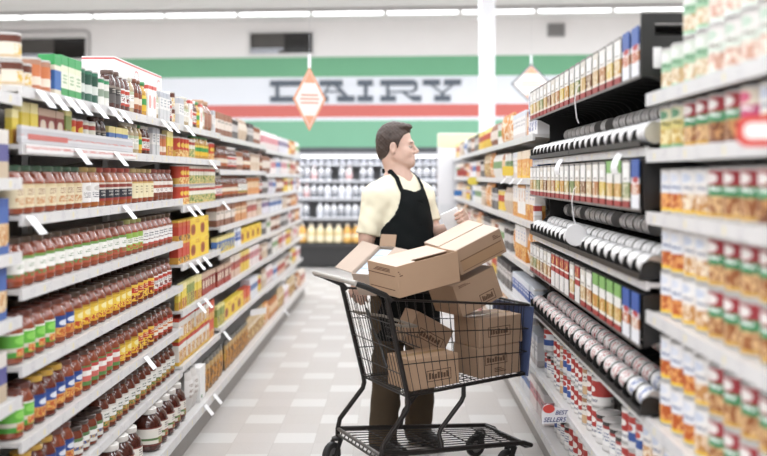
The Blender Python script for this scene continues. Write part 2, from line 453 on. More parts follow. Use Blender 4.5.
d_brightgrn = D('label bright green', [(0, '#4a9c34'), (.22, '#d8d2c0'), (.4, '#63b83c'), (.92, '#e3e6d8')], pics=[(.04, .36, .2, .95, '#cf5436', '#e0b25c', 7)], logos=[(.7, .16, .45, .3, '#8bd25a')])
d_blue = D('label blue', [(0, '#c9803e'), (.3, '#dfa052'), (.45, '#31509c'), (.85, '#2a4488')], logos=[(.66, .13, .5, .32, '#dfe4ee')], pics=[(.05, .4, .1, .9, '#c45f32', '#e5b45a', 8)])
d_yellow = D('label yellow', [(0, '#e0a52c'), (.3, '#f0cb4a'), (.72, '#d9b33c'), (.9, '#b5882a')], pics=[(.1, .36, .12, .88, '#c4502e', '#f0cb4a', 8)], logos=[(.62, .15, .5, .3, '#f7e7a0')])
d_yelred = D('label yellow and red', [(0, '#e7b23a'), (.2, '#f1c64a'), (.5, '#c8402c'), (.82, '#f0c34a')], pics=[(.05, .45, .1, .9, '#8f2f22', '#f1c64a', 6)], text=[(.55, .8, .2, .8, '#f4dfa8', 2)])
d_redwht = D('label red and white', [(0, '#c24434'), (.15, '#eeeae6'), (.68, '#c2402f'), (.9, '#eeeae6')], pics=[(.2, .45, .2, .8, '#7c2b24', '#eeeae6', 8)], text=[(.46, .66, .15, .85, '#4a4048', 2)])
d_pink = D('label pink mixed', [(0, '#5e8a4a'), (.2, '#d2685e'), (.48, '#efe6e0'), (.75, '#c84a48'), (.92, '#5e8a4a')], logos=[(.62, .12, .5, .3, '#f4efe9')])
d_orgstripe = D('label orange stripe', [(0, '#b5442c'), (.18, '#efe4d6'), (.4, '#d87a3c'), (.52, '#efe4d6'), (.78, '#a63a28')], text=[(.55, .75, .15, .85, '#7a4034', 2)])
d_bluewht = D('label blue and white', [(0, '#dcd9d0'), (.25, '#4a62a0'), (.45, '#ece9e4'), (.78, '#5b7d50')], pics=[(.25, .45, .1, .9, '#3f5594', '#c5a058', 8)])
d_whtgrn = D('label white and green', [(0, '#b06a3c'), (.12, '#47773f'), (.34, '#eeece6'), (.88, '#dcd8cf')], pics=[(.1, .34, .1, .9, '#c79a4e', '#47773f', 8)], text=[(.45, .75, .2, .8, '#56604f', 2)])
d_ltjar = D('label pale', [(0, '#dcd6c8'), (.4, '#efece6'), (.8, '#b9c2a0')], text=[(.5, .7, .2, .8, '#7c7a60', 2)])
d_grey = D('label dark grey', [(0, '#5b5654'), (.5, '#3c3836'), (.85, '#8c7f74')], text=[(.55, .8, .2, .8, '#cfc8bd', 2)])
jar('cream', 'sauce jar with cream label and green cap', R_, '#3e5c46', d_cream)
jar('amber', 'amber sauce jar with pale label', '#a35a2a', '#a88a52', d_white)
jar('black', 'sauce jar with black label and red top', OR, '#a04538', d_black)
jar('butter', 'sauce jar with butter label and gold cap', R_, '#b49a66', d_butter)
jar('brownwht', 'sauce jar with brown and white label', DK, '#8a4538', d_brownwht)
jar('oval', 'red sauce jar with white oval label', R_, '#4e3d2f', d_oval)
jar('greenwht', 'red sauce jar with green-white label', R_, '#8f8f52', d_greenwht)
jar('whtdark', 'red sauce jar with white printed label', '#8c4029', '#54402f', d_whtdark)
jar('brightgrn', 'salsa jar with bright green label', R_, '#6a3428', d_brightgrn, 'round', 'salsa_jar')
jar('blue', 'salsa jar with blue label', R_, '#6b3a2e', d_blue, 'round', 'salsa_jar')
jar('yellow', 'salsa jar with yellow label', '#884028', '#4f3a2b', d_yellow, 'round', 'salsa_jar')
jar('yelred', 'sauce jar with yellow-red label', '#7c3a26', '#4f3c2c', d_yelred, 'round', 'salsa_jar')
jar('redwht', 'sauce jar with red-white label', '#823a26', '#4a3328', d_redwht)
jar('pink', 'salsa jar with pink label', R_, '#54382c', d_pink, 'round', 'salsa_jar')
jar('orgstripe', 'sauce jar with orange-striped label', DK, '#4d382c', d_orgstripe)
jar('bluewht', 'wide sauce jar with blue-white label', DK, '#45332c', d_bluewht, 'squat', 'salsa_jar')
jar('whtgrn', 'dark sauce jar with white-green label', '#6e3424', '#54382c', d_whtgrn)
jar('yelcap', 'salsa jar with yellow cap', '#6e2d1e', '#d8a83a', d_blue, 'round', 'salsa_jar')
jar('pale', 'pale relish jar with white label', '#b8a27c', '#c9c2b4', d_ltjar, 'slim', 'relish_jar')
jar('greyj', 'dark jar with grey label', '#4c2a22', '#5b4238', d_grey, 'slim', 'relish_jar')
jar('big', 'big dark sauce jar with white cap', '#4a1f16', '#e4dfd8', D('label big jar', [(0, '#6b2a1e'), (.1, '#e4ddd0'), (.3, '#5b7a48'), (.42, '#eae4da'), (.94, '#7b3324')], pics=[(.08, .45, .3, .7, '#b0442e', '#7d9a52', 7)], text=[(.5, .85, .3, .7, '#5c4a40', 3)]), 'big', 'party_size_jar')
jar('brownsyrup', 'brown syrup jar with rust label', '#6a3420', '#7c4632', D('label rust', [(0, '#a85e36'), (.3, '#e4d5c0'), (.7, '#8a4428')]), 'slim', 'syrup_jar')
jar('coffee', 'coffee jar with dark brown lid', '#5c3226', '#4a2b22', D('label coffee', [(0, '#d6c2ae'), (.3, '#efe6dc'), (.7, '#7c4a34')], text=[(.35, .65, .2, .8, '#6a3c2c', 2)]), 'squat', 'coffee_jar')
jar('spread', 'chocolate spread jar with white label', '#5b2c20', '#efebe6', d_redwht, 'slim', 'syrup_jar')
jar('mustard', 'little jar with green and yellow label', '#c29030', '#3f8a4c', D('label green and yellow', [(0, '#e3b62e'), (.4, '#3f9a4c'), (.8, '#e8c84a')]), 'slim', 'relish_jar')
jar('jug', 'large brown jug with tan lid', '#8a5a46', '#c39a7c', D('label jug', [(0, '#9c6a54'), (.5, '#a87660')]), 'big', 'brown_jug')
# --- tins
def food(n, top, midc, bot, c1, c2, lg=None, tx='#ffffff'):
    return D(n, [(0, bot), (.1, bot), (.13, '#e9ddc4'), (.46, midc), (.66, top), (.95, top)], pics=[(.13, .46, 0, 1, c1, c2, 5)], logos=[(.8, .1, .5, .3, lg)] if lg else (), text=[(.5, .63, .15, .85, tx, 1)])
c_meat = food('tin white and orange', '#f0eeee', '#e2e4ea', '#e8bf3c', '#bd5a28', '#e8a25c', '#dfe3ee', '#7a86a8')
c_meat2 = food('tin white and noodle', '#f2f0ee', '#e9e2dc', '#e6b93a', '#c48a50', '#efdcc0', '#cfd6e6', '#8892a8')
c_rwg = food('tin red, white and green', '#a8343c', '#3f8f5c', '#cfa24a', '#9a5a30', '#dcb27c', '#eee6e2')
c_rwg2 = food('tin red, green and stew', '#b13a42', '#4c9a68', '#7c4a2c', '#7a4426', '#c98f56', '#f2ece8')
c_green = food('tin pale green', '#dfe6da', '#9cc4a0', '#8fbf9a', '#c9a97c', '#e8dcc6', '#f2f2ee', '#5c8a68')
c_chowder = food('tin green and cream', '#e4e2c0', '#d8c878', '#7cab78', '#c9a24c', '#ead9a0', '#6ca07c', '#6c6a40')
c_pale = food('tin white and pale pink', '#f1ece8', '#d9e2d6', '#cfdccf', '#cfa08c', '#efdfd0', '#c9dccb', '#9c8c84')
c_pink = food('tin magenta and yellow', '#efe3d0', '#c8487c', '#e6c653', '#d0a048', '#efdfb0', '#e86a8c')
can('meat', 'white soup tin with orange meatballs', c_meat)
can('noodle', 'white soup tin with noodle picture', c_meat2)
can('rwg', 'red, white and green stew tin', c_rwg)
can('rwg2', 'red and green tin of brown stew', c_rwg2)
can('greent', 'pale green soup tin', c_green)
can('chowder', 'green and cream chowder tin', c_chowder)
can('palet', 'white and pale pink soup tin', c_pale)
can('pinkt', 'magenta and yellow soup tin', c_pink)
tomato = D('tin red and white', [(0, '#e8e4e1'), (.3, '#e4dfdc'), (.34, '#b23a34'), (.8, '#b8403a'), (.86, '#ece6e2')], text=[(.08, .25, .1, .9, '#8a8a96', 1)], logos=[(.58, .1, .5, .3, '#efe6e0')])
tomato2 = D('tin white and blue', [(0, '#d8d6d6'), (.25, '#3f5a9c'), (.5, '#e6e6e8'), (.75, '#b8433c')], logos=[(.62, .1, .5, .3, '#c44a42')])
tanny = D('tin white and tan', [(0, '#c9a780'), (.35, '#e4ddd4'), (.8, '#b08a68')], text=[(.45, .7, .1, .9, '#7c6a5c', 2)])
can('tomato', 'red and white condensed tin', tomato, .045, .115, 'condensed_tin')
can('tomato2', 'blue, white and red condensed tin', tomato2, .045, .115, 'condensed_tin')
can('tanny', 'tan and white condensed tin', tanny, .045, .115, 'condensed_tin')
can('broth', 'big red and white family tin', tomato, .056, .15, 'family_tin')
can('broth2', 'big white family tin with red band', D('tin white big', [(0, '#d9d6d3'), (.2, '#ebe8e5'), (.72, '#a8403c'), (.82, '#3a3634'), (.95, '#4a4644')], text=[(.3, .6, .15, .85, '#7c86a0', 3)]), .05, .115, 'family_tin')
can('dkgreen', 'dark green canister with white label', D('tin dark green', [(0, '#2f5a48'), (.3, '#cfd4cc'), (.55, '#2c5444'), (.85, '#3f7a60')]), .04, .135, 'canister', seg=16)
can('grnwht', 'white canister with green lid', D('tin white with green', [(0, '#dcdad2'), (.35, '#8a9a86'), (.6, '#e6e4dc'), (.82, '#3f9464')]), .04, .12, 'canister', seg=16)
can('brownlid', 'small white tub with brown lid', D('tin brown lid', [(0, '#c9b08c'), (.2, '#e4d9c8'), (.66, '#6a3a2c')], pics=[(.2, .6, .2, .8, '#d8b04a', '#e4d9c8', 5)]), .044, .085, 'coffee_tub', seg=18)
can('orangecan', 'orange and cream canister', D('tin orange', [(0, '#b56a44'), (.2, '#e6d3c0'), (.45, '#d27a4c'), (.8, '#b98a72')]), .04, .115, 'canister', seg=16)
can('bluecan', 'powder blue and white canister', D('tin powder blue', [(0, '#e4e8ee'), (.2, '#b8c8dc'), (.8, '#dfe6ee')]), .05, .2, 'canister')
can('redcan', 'red and yellow tin of chilli', D('tin red and yellow', [(0, '#d9a648'), (.35, '#c9432e'), (.85, '#cf4a34')], pics=[(.05, .4, .1, .9, '#c9803a', '#e9d08c', 6)], logos=[(.62, .12, .5, .32, '#e8c04c')]), .04, .115, 'chilli_tin')
can('sprint', 'white and green tin of beans', D('tin white and olive', [(0, '#c9a24c'), (.4, '#e6e2d2'), (.7, '#b0423a'), (.85, '#e6e2d2')], pics=[(.1, .5, .1, .9, '#6a8a4a', '#d8c080', 7)]), .04, .115, 'chilli_tin')
# --- boxes
def bx_(n, bands, **k): return D('box ' + n, bands, rough=.5, **k)
carton('greenbox', 'tall green and white carton', bx_('green', [(0, '#3f9a54'), (.22, '#e4e6d0'), (.62, '#dfe2c4'), (.76, '#3fa45c')], text=[(.3, .55, .2, .8, '#6a9a5c', 3)]), .075, .06, .152, 'powder_carton')
carton('bluebox', 'green-topped carton with blue panel', bx_('blue panel', [(0, '#d9d2bc'), (.15, '#3a6ab0'), (.62, '#e4dcc6'), (.74, '#3fa45c')]), .07, .06, .145, 'powder_carton')
carton('whitecase', 'white case with red edging', bx_('red edge', [(0, '#cf5f5b'), (.07, '#f0edec'), (.9, '#cf5f5b'), (.96, '#ece8e6')], logos=[(.5, .3, .86, .09, '#dd8480'), (.5, .25, .86, .075, '#f2efee')]), .5, .16, .15, 'shelf_case')
carton('redbox', 'white and red upright carton', bx_('white red', [(0, '#eae6e2'), (.1, '#f2efec'), (.88, '#d35a52')], logos=[(.5, .2, .5, .3, '#e4a49c')]), .08, .05, .16, 'tea_carton')
carton('greybox', 'pale grey upright carton', bx_('pale grey', [(0, '#cfcfd0'), (.4, '#e9e7e4'), (.8, '#b9bcc4')], text=[(.45, .75, .2, .8, '#7c8494', 3)]), .07, .05, .15, 'tea_carton')
carton('yelbox', 'yellow cake mix carton with round picture', bx_('yellow', [(0, '#ecc733'), (.85, '#f0cf3c')], logos=[(.42, .27, .3, .24, '#b8642c'), (.42, .18, .3, .16, '#8f3f22')], text=[(.7, .92, .55, .95, '#c8762c', 2)]), .29, .05, .12, 'cake_mix_carton')
carton('redyel', 'red and yellow dinner carton', bx_('red yellow', [(0, '#d89c3c'), (.3, '#c8402c'), (.7, '#cf5a30'), (.9, '#e0b23c')], pics=[(.05, .3, .1, .9, '#3a2e2a', '#e8b64c', 6)]), .1, .05, .12, 'cake_mix_carton')
carton('orangered', 'orange-red dinner carton', bx_('orange red', [(0, '#e4a23a'), (.35, '#d8552c'), (.85, '#d04a2a')], pics=[(.1, .4, .1, .9, '#e8c06a', '#c9552c', 7)]), .09, .06, .12, 'cake_mix_carton')
carton('helper', 'white dinner carton with food picture', bx_('white food', [(0, '#e3b53c'), (.15, '#e8e0d6'), (.7, '#e9e4dc'), (.85, '#c8452f')], pics=[(.12, .6, .1, .9, '#c4803c', '#e8cf9c', 6)]), .11, .05, .13, 'dinner_carton')
carton('seas', 'yellow seasoning carton', bx_('yellow seasoning', [(0, '#d9a93a'), (.4, '#e9cf4a'), (.75, '#f0e2a0')], pics=[(.05, .42, .15, .85, '#a8442c', '#e0b04a', 8)]), .07, .03, .14, 'seasoning_carton')
carton('olive', 'olive and yellow seasoning carton', bx_('olive', [(0, '#c9c04a'), (.5, '#8a9a4c'), (.85, '#e2d88a')], pics=[(.05, .5, .15, .85, '#6a5434', '#d8c870', 8)]), .07, .03, .14, 'seasoning_carton')
carton('redpk', 'dark red seasoning carton', bx_('dark red', [(0, '#a83a2c'), (.3, '#8c2e26'), (.8, '#c8a890')], logos=[(.5, .2, .5, .32, '#e0cdb8')]), .09, .03, .13, 'seasoning_carton')
carton('bluyel', 'blue and yellow snack carton', bx_('blue yellow', [(0, '#e2c443'), (.35, '#4a72b4'), (.75, '#e8d68a')], pics=[(.1, .6, .1, .9, '#3f62a4', '#ecd860', 6)]), .1, .04, .11, 'snack_carton')
carton('whtplain', 'plain white upright box', bx_('plain white', [(0, '#e6e4e2'), (.06, '#efedeb')], logos=[(.14, .05, .3, .12, '#5a8a5c')]), .15, .1, .2, 'white_box')
carton('pastablue', 'blue pasta box with brown picture', bx_('pasta blue', [(0, '#4a68a8'), (.2, '#cfa878'), (.55, '#4666ac'), (.85, '#3c5aa0')], pics=[(.15, .55, .1, .9, '#c9905c', '#e0c8a0', 5)]), .12, .05, .17, 'pasta_box')
carton('pastapur', 'violet and cream pasta box', bx_('violet', [(0, '#c8b49a'), (.35, '#5c5a94'), (.7, '#ddd6cf')]), .12, .05, .15, 'pasta_box')
carton('orgwht', 'white and orange cereal carton', bx_('white orange', [(0, '#d98f3c'), (.3, '#e9b25c'), (.45, '#ece4dc'), (.8, '#e9e6e4')], pics=[(.03, .45, .1, .9, '#c9762c', '#ecc070', 5)], text=[(.55, .85, .3, .7, '#8a93b8', 3)]), .13, .06, .2, 'cereal_carton')
carton('whtorg', 'white carton with orange edge', bx_('white orange edge', [(0, '#e0a04c'), (.12, '#efeae6'), (.9, '#e8a860')], pics=[(.5, .85, .55, .95, '#d89a58', '#efeae6', 6)]), .12, .06, .2, 'cereal_carton')
carton('bluesc', 'white carton with blue brush marks', bx_('blue brush', [(0, '#eceaea'), (.9, '#f0eeee')], pics=[(.1, .9, .1, .9, '#eceaea', '#43539a', 5)]), .12, .07, .25, 'cereal_carton')
carton('bluepk', 'bright blue and white carton', bx_('bright blue', [(0, '#e6e6ea'), (.3, '#3558a8'), (.75, '#dfe3ec')], text=[(.4, .7, .1, .9, '#e6e9f2', 2)]), .1, .07, .14, 'rice_carton')
carton('whtlow', 'white carton with faint print', bx_('white faint', [(0, '#d9d0cc'), (.2, '#ebe8e6'), (.8, '#d8dbe2')], text=[(.4, .7, .15, .85, '#a8a4ac', 2)]), .1, .07, .16, 'rice_carton')
carton('orgyel', 'orange and yellow snack carton', bx_('orange yellow', [(0, '#ecc04a'), (.4, '#e4a050'), (.7, '#e9d8c0')], pics=[(.1, .6, .1, .9, '#d98038', '#f0d48c', 6)]), .11, .06, .16, 'snack_carton')
pouch('candybag', 'cream and brown snack bag', D('bag cream', [(0, '#b98a5c'), (.3, '#dfd0b8'), (.7, '#c9b088')], pics=[(.1, .6, .15, .85, '#a8743c', '#e0c88c', 6)]), .12, .05, .2)
pouch('tortilla', 'tan packet of flour tortillas', D('bag tan', [(0, '#9c7a52'), (.35, '#d8a84c'), (.6, '#b9965e'), (.85, '#6c6a64')], pics=[(.1, .7, .1, .9, '#c9862c', '#7a5a3c', 6)]), .11, .04, .2)
pouch('orgbag', 'orange and white bag of chips', D('bag orange', [(0, '#d9a05c'), (.4, '#eee0cc'), (.8, '#cf8a48')], pics=[(.1, .9, .1, .9, '#d88c3c', '#f0e4cf', 4)]), .15, .06, .195)
pouch('clearbag', 'clear bag with white print', D('bag clear', [(0, '#c9c4bf'), (.4, '#e2dedb'), (.8, '#d2cdc8')], text=[(.3, .7, .2, .8, '#a89a90', 3)]), .13, .07, .22)
# --- far away goods, in soft mixed colours
FARC = [('cream and red', [(0, '#d8b8a4'), (.35, '#b8564a'), (.7, '#e2d4c6')]), ('white and green', [(0, '#e0ddd6'), (.4, '#7fa06c'), (.7, '#e6e2dc')]),
        ('brown and white', [(0, '#8a5a44'), (.3, '#e0d2c6'), (.7, '#a06a50')]), ('pink and white', [(0, '#e6d8d6'), (.4, '#cf8a90'), (.75, '#ece4e2')]),
        ('grey and dark', [(0, '#6a6664'), (.4, '#c9c4c2'), (.75, '#4a4646')]), ('yellow and red', [(0, '#e2bf48'), (.45, '#c2503c'), (.75, '#e8cf70')]),
        ('blue and white', [(0, '#dcdde2'), (.4, '#5a78b0'), (.7, '#e2e3e8')]), ('beige', [(0, '#cdb79f'), (.5, '#e0d2c2'), (.8, '#b99f88')]),
        ('orange and tan', [(0, '#cf8f5a'), (.4, '#e4c29c'), (.75, '#b8703f')]), ('violet and white', [(0, '#d9d4dd'), (.45, '#8a7a9c'), (.75, '#e4e0e4')])]
for i, (n, b) in enumerate(FARC):
    carton('far%d' % i, n + ' carton', bx_('far ' + n, b, text=[(.5, .65, .15, .85, '#5a5450', 1)]), .15, .08, .16, ('grocery_carton', 'small_carton')[i % 2])
    can('fart%d' % i, n + ' canister', D('tin far ' + n, b), .055, .15, ('grocery_canister', 'small_canister')[i % 2], seg=14, lid=False)
    pouch('farp%d' % i, n + ' pouch', D('bag far ' + n, b), .15, .06, .17, ('grocery_pouch', 'small_pouch')[i % 2])
def bottle_row(): pass
milk = mat('milk jug white', '#e9e9ec', .4)
for i, (n, c, l) in enumerate((('white', '#eeeef0', '#c9ccd6'), ('white with grey label', '#e8e8ea', '#8f949e'), ('white with red label', '#e6e2e2', '#c88a88'), ('white with dark label', '#dfe0e4', '#4a4e58'))):
    bottle('milk%d' % i, n, mat('milk ' + n, c, .4), ('#d8dae2', '#3a3f4c', '#b85a58', '#2e3240')[i], D('milk label ' + n, [(0, l), (.5, '#e9e9ee'), (.75, l)]), .055, .25, 'milk_bottle')
can('yog', 'white', D('yogurt tub', [(0, '#d9dbe2'), (.4, '#9aa0ae'), (.7, '#e9e9ee')]), .045, .1, 'yogurt_tub', seg=14, lid=False)
bottle('oj', 'orange juice', mat('orange juice', '#e2a94e', .3), '#e9e4da', D('juice label', [(0, '#e9c070'), (.4, '#efe2c4'), (.75, '#e0a04c')]), .07, .3, 'juice_jug')
bottle('oj2', 'pale juice', mat('pale juice', '#ead9ae', .3), '#d8d0c0', D('juice label pale', [(0, '#efe4c8'), (.5, '#e0c890')]), .07, .3, 'juice_jug')

# ------------------------------------------------------------------ placing goods
N_THINGS = 0
SHELF_Z = {}
def headroom(side, z, y):
    best = 9.0
    for (s, a, b), zs in SHELF_Z.items():
        if s == side and a - .06 < y < b + .06:
            for (zz, lh) in zs:
                if zz > z + .02: best = min(best, zz + .004 - lh - z)
    return best - .006
def item(key, loc, rz, label, group, sc=1.0):
    k = K[key]
    o = put(k['name'], k['root'], None, loc, rz, label=label, category=k['cat'], group=group)
    if sc != 1.0: o.scale = (sc, sc, sc)
    for pn, me, lb in k['parts']: put(pn, me, o, label=lb)
    return o
XL, XR = -1.17, .73
LEVEL = {1: [''], 2: ['lower ', 'upper '], 3: ['lowest ', 'middle ', 'topmost ']}
def row(side, z, y0, y1, seq, where, group, setback=.018, lip=None, jit=.003, rev=None):
    """goods along one shelf, from the end nearer the camera; seq = (kind, how many[, stacked how high])"""
    rnd = random.Random('%s %.3f %.2f %.3f' % (side, z, y0, setback))
    y = y0; n = 0; i = 0; cnt = 0; made = []
    s = -1 if side == 'L' else 1
    X = (XL if side == 'L' else XR) if lip is None else lip
    while True:
        e = seq[i % len(seq)]; k = K[e[0]]; st = e[2] if len(e) > 2 else 1
        if y + k['w'] > y1 + .001: break
        n += 1; cnt += 1
        hr = headroom(side, z, y + k['w'] / 2); sc = 1.0
        while st > 1 and st * (k['h'] + .001) > hr * 1.12: st -= 1
        if st * (k['h'] + .001) > hr: sc = hr / (st * (k['h'] + .001))
        for lv in range(st):
            x = X + s * (setback + k['d'] / 2 + rnd.random() * jit * 2)
            made.append((n, LEVEL[st][lv] + k['look'], e[0], (x, y + k['w'] / 2 + (rnd.random() - .5) * jit * .6, z + .0015 + lv * (k['h'] + .001) * sc), (0 if side == 'L' else PI) + (rnd.random() - .5) * .1 * (1 if k['cat'] != 'box' else .15), sc))
        y += k['w']
        if cnt >= e[1]: cnt = 0; i += 1
    # counted from the near end, or from the far end where the near end runs out of the picture
    for (m, look, kk, p, rz, sc) in made:
        item(kk, p, rz, '%s, %s from %s, %s' % (look, ordn(n + 1 - m if rev else m), rev or 'near end', where), group, sc)
    return n
# ------------------------------------------------------------------ shelving units, 1.22 m bays
enamel = mat('shelf enamel', '#d6d3d0', .38, vary=.02)
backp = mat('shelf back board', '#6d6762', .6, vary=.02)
kick_m = mat('kick plate grey', '#8f8a85', .5)
def rail_mat():
    t = NT('price rail'); pbr(t, .35, 0, .5)
    x, y, z = t.sep(t.coord('Object'))
    f = t.math('FRACT', t.math('DIVIDE', t.math('ADD', y, 10.0), .305))
    wn = t.node('ShaderNodeTexWhiteNoise', noise_dimensions='1D'); t.put(wn.inputs['W'], t.math('FLOOR', t.math('DIVIDE', t.math('ADD', y, 10.0), .305)))
    st = t.math('MULTIPLY', t.math('MULTIPLY', t.inside(f, .44, .485), t.inside(t.sep(t.coord('Generated'))[2], .2, .75)), t.math('LESS_THAN', wn.outputs['Value'], .7))
    c = t.mix(st, lin('#d9d7d6'), lin('#e6d9a4'))
    f2 = t.math('FRACT', t.math('DIVIDE', t.math('ADD', y, 10.07), .153))
    c = t.mix(t.math('MULTIPLY', t.inside(f2, .3, .62), t.math('GREATER_THAN', t.noise(t.coord('Object'), 160, 1), .58)), c, lin('#bdbac0'))
    t.put(t.b.inputs['Base Color'], c)
    return t.m
rail_m = rail_mat()
def unit(side, y0, y1, shelves, deck, label, top=1.8, lip_h=.036, deck_lip=None, brackets=True):
    SHELF_Z[(side, y0, y1)] = [(q, lip_h) for q in shelves]
    s = -1 if side == 'L' else 1
    X = XL if side == 'L' else XR
    DX = (-1.10 if side == 'L' else .765) if deck_lip is None else deck_lip
    KX = -1.14 if side == 'L' else .80
    back = X + s * .43
    u = thing('shelving_unit', label, 'shelving', (back, (y0 + y1) / 2, 0), 0, 'aisle shelving units')
    h = (y1 - y0) / 2 - .001
    def xb(m, a, b, *r):                     # a, b are distances forward from the back board, towards the aisle
        a, b = -s * a, -s * b
        return m.box(min(a, b), max(a, b), *r)
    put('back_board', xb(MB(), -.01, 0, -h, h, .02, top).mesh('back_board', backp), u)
    for e in (-1, 1):
        yy = e * (h - .014)
        put('upright', xb(MB(), .0005, .028, yy - .012, yy + .012, .02, top).mesh('upright', enamel), u)
    put('kick_plate', xb(MB(), 0, abs(KX - back), -h, h, 0, deck - .052).mesh('kick_plate', kick_m), u)
    dd = abs(DX - back)
    d = put('base_deck', xb(MB(), .03, dd - .008, -h, h, deck - .05, deck).mesh('base_deck', enamel), u)
    put('price_rail', xb(MB(), dd - .007, dd + .006, -h, h, deck - .046, deck + .003).mesh('price_rail', rail_m), d)
    dp = abs(X - back)
    for z in shelves:
        m = xb(MB(), .03, dp - .008, -h, h, z - .014, z)
        for e in ((-1, 1) if brackets else ()):                   # shelf brackets, part of the pressed shelf
            yy = e * (h - .012)
            m.prism([(-s * .031, z - .015), (-s * (dp - .05), z - .015), (-s * .031, z - .08)], 'y', yy - .003, yy + .003)
        sh = put('shelf', m.mesh('shelf', enamel), u)
        put('price_rail', xb(MB(), dp - .007, dp + .005, -h, h, z + .004 - lip_h, z + .004).mesh('price_rail', rail_m), sh)
    return u
B = 1.22
LA = [1.78, 1.60, 1.374, 1.141, .90, .663, .432]
unit('L', 2.0, 3.22, [1.75, 1.49, 1.26, 1.06, .81, .50], .19, 'white shelving unit of blue pasta boxes beside the sauce jars')
unit('L', 3.22, 4.44, LA, .19, 'white shelving unit full of sauce jars, nearer of two')
unit('L', 4.44, 5.66, LA, .19, 'white shelving unit full of sauce jars, beside yellow cake mixes')
LB = [1.78, 1.60, 1.33, 1.01, .755, .45]
unit('L', 5.66, 6.88, LB, .19, 'white shelving unit of yellow cake mixes and red cartons')
LC = [1.77, 1.54, 1.34, 1.155, .97, .75, .48]
LD = [1.74, 1.52, 1.33, 1.15, .96, .74, .47]
for k in range(5):
    y = 6.88 + k * B
    unit('L', y, y + B, LC if k < 2 else LD, .19, 'white shelving unit, %s past the cake mixes, jar side of the aisle' % ordn(k + 1))
RN = [1.733, 1.571, 1.394, 1.109, .80, .49]
unit('R', 1.76, 2.98, RN, .18, 'white shelving unit of stew tins in front of the soup racks')
RR = [1.58, 1.19, .795, .49]
unit('R', 2.98, 4.20, RR, .18, 'white shelving unit under the soup racks, beside the stew tins', lip_h=.026, brackets=False)
unit('R', 4.20, 5.42, RR, .18, 'white shelving unit under the soup racks, beside the cart nose', lip_h=.026, brackets=False)
RF = [1.72, 1.485, 1.25, 1.0, .75, .49]
for k in range(6):
    y = 5.42 + k * B
    unit('R', y, y + B, RF, .18, 'white shelving unit, %s past the soup racks' % ordn(k + 1))
end = thing('end_panel', 'white end panel with yellow top closing the far soup-side shelving', 'panel', (.95, 12.80, 0))
put('board', MB().box(-.42, .25, -.04, .04, 0, 2.03).mesh('board', mat('end panel white', '#e6e6ea', .5), bevel=.004), end)
put('header', MB().box(-.415, .2, -.05, -.041, 1.86, 2.02).mesh('header', mat('pale yellow header', '#e9e4b4', .5)), end)
put('poster', MB().box(-.4, -.24, -.046, -.041, .5, 1.8).mesh('poster', D('poster grey print', [(0, '#d9dade'), (.5, '#e4e4e8')], text=[(.1, .9, .1, .9, '#b9bcc8', 9)])), end)

# ------------------------------------------------------------------ jar side
G = 'goods on the jar side of the aisle'
# blue pasta boxes at the edge of the picture
for z, sq, nm in ((1.75, [('greybox', 3), ('brownlid', 5)], 'top'), (1.49, [('pastapur', 4)], 'second'), (1.26, [('pastablue', 3), ('pastapur', 1)], 'third'), (1.06, [('pastablue', 4)], 'fourth'), (.81, [('pastapur', 2), ('pastablue', 2)], 'fifth'), (.50, [('clearbag', 3), ('pastablue', 2)], 'sixth')):
    row('L', z, 2.04, 3.2, sq, '%s shelf, pasta bay' % nm, 'goods in the pasta bay', rev='sauce jars')
T = 'top shelf above sauce jars'
row('L', 1.78, 3.24, 5.66, [('brownlid', 1, 2), ('brownlid', 1), ('orangecan', 2), ('bluebox', 1), ('greenbox', 3), ('dkgreen', 3), ('grnwht', 2), ('greyj', 2), ('spread', 2), ('pale', 1), ('brownsyrup', 2), ('mustard', 1), ('redbox', 2), ('pale', 1), ('greybox', 3), ('spread', 1)], T, 'goods on the top shelf')
row('L', 1.78, 5.0, 6.05, [('whitecase', 2, 2)], 'behind tins on top shelf', 'cases on the top shelf', setback=.19)
row('L', 1.78, 5.67, 6.87, [('greybox', 2), ('pale', 2), ('redbox', 1), ('spread', 2), ('mustard', 1), ('redbox', 1), ('pale', 1), ('jug', 2)], 'top shelf above cake mixes', 'goods on the top shelf')
W2 = 'second sauce-bay shelf'
row('L', 1.60, 3.24, 5.64, [('seas', 3), ('redpk', 3), ('olive', 1), ('redcan', 2), ('sprint', 2), ('greyj', 2), ('bluyel', 3), ('pale', 3), ('mustard', 1), ('spread', 2), ('greybox', 2), ('orangecan', 2)], W2, 'goods on the second sauce-bay shelf', setback=.03)
row('L', 1.374, 3.24, 5.64, [('cream', 7), ('amber', 2), ('black', 5), ('butter', 4), ('brownwht', 6), ('pale', 2)], 'third sauce-bay shelf', 'sauce jars on the third shelf')
row('L', 1.141, 3.24, 5.64, [('oval', 13), ('greenwht', 3), ('whtdark', 14)], 'fourth sauce-bay shelf', 'sauce jars on the fourth shelf')
row('L', .90, 3.24, 5.64, [('brightgrn', 4), ('blue', 2), ('yellow', 8), ('yelred', 4), ('redwht', 12)], 'fifth sauce-bay shelf', 'sauce jars on the fifth shelf')
row('L', .663, 3.24, 5.64, [('brightgrn', 2), ('yelcap', 3), ('blue', 2), ('pink', 5), ('yellow', 3), ('yelred', 3), ('orgstripe', 12)], 'sixth sauce-bay shelf', 'sauce jars on the sixth shelf', rev='far end')
row('L', .432, 3.24, 5.64, [('yelcap', 4), ('blue', 2), ('bluewht', 4), ('whtgrn', 16)], 'seventh sauce-bay shelf', 'sauce jars on the seventh shelf', rev='far end')
row('L', .19, 4.2, 4.64, [('big', 3)], 'bottom deck under sauce jars', 'big jars on the bottom deck', lip=-1.105, setback=.012)
row('L', .19, 4.86, 5.62, [('big', 9)], 'second run, sauce-bay deck', 'big jars on the bottom deck', lip=-1.105, setback=.012)
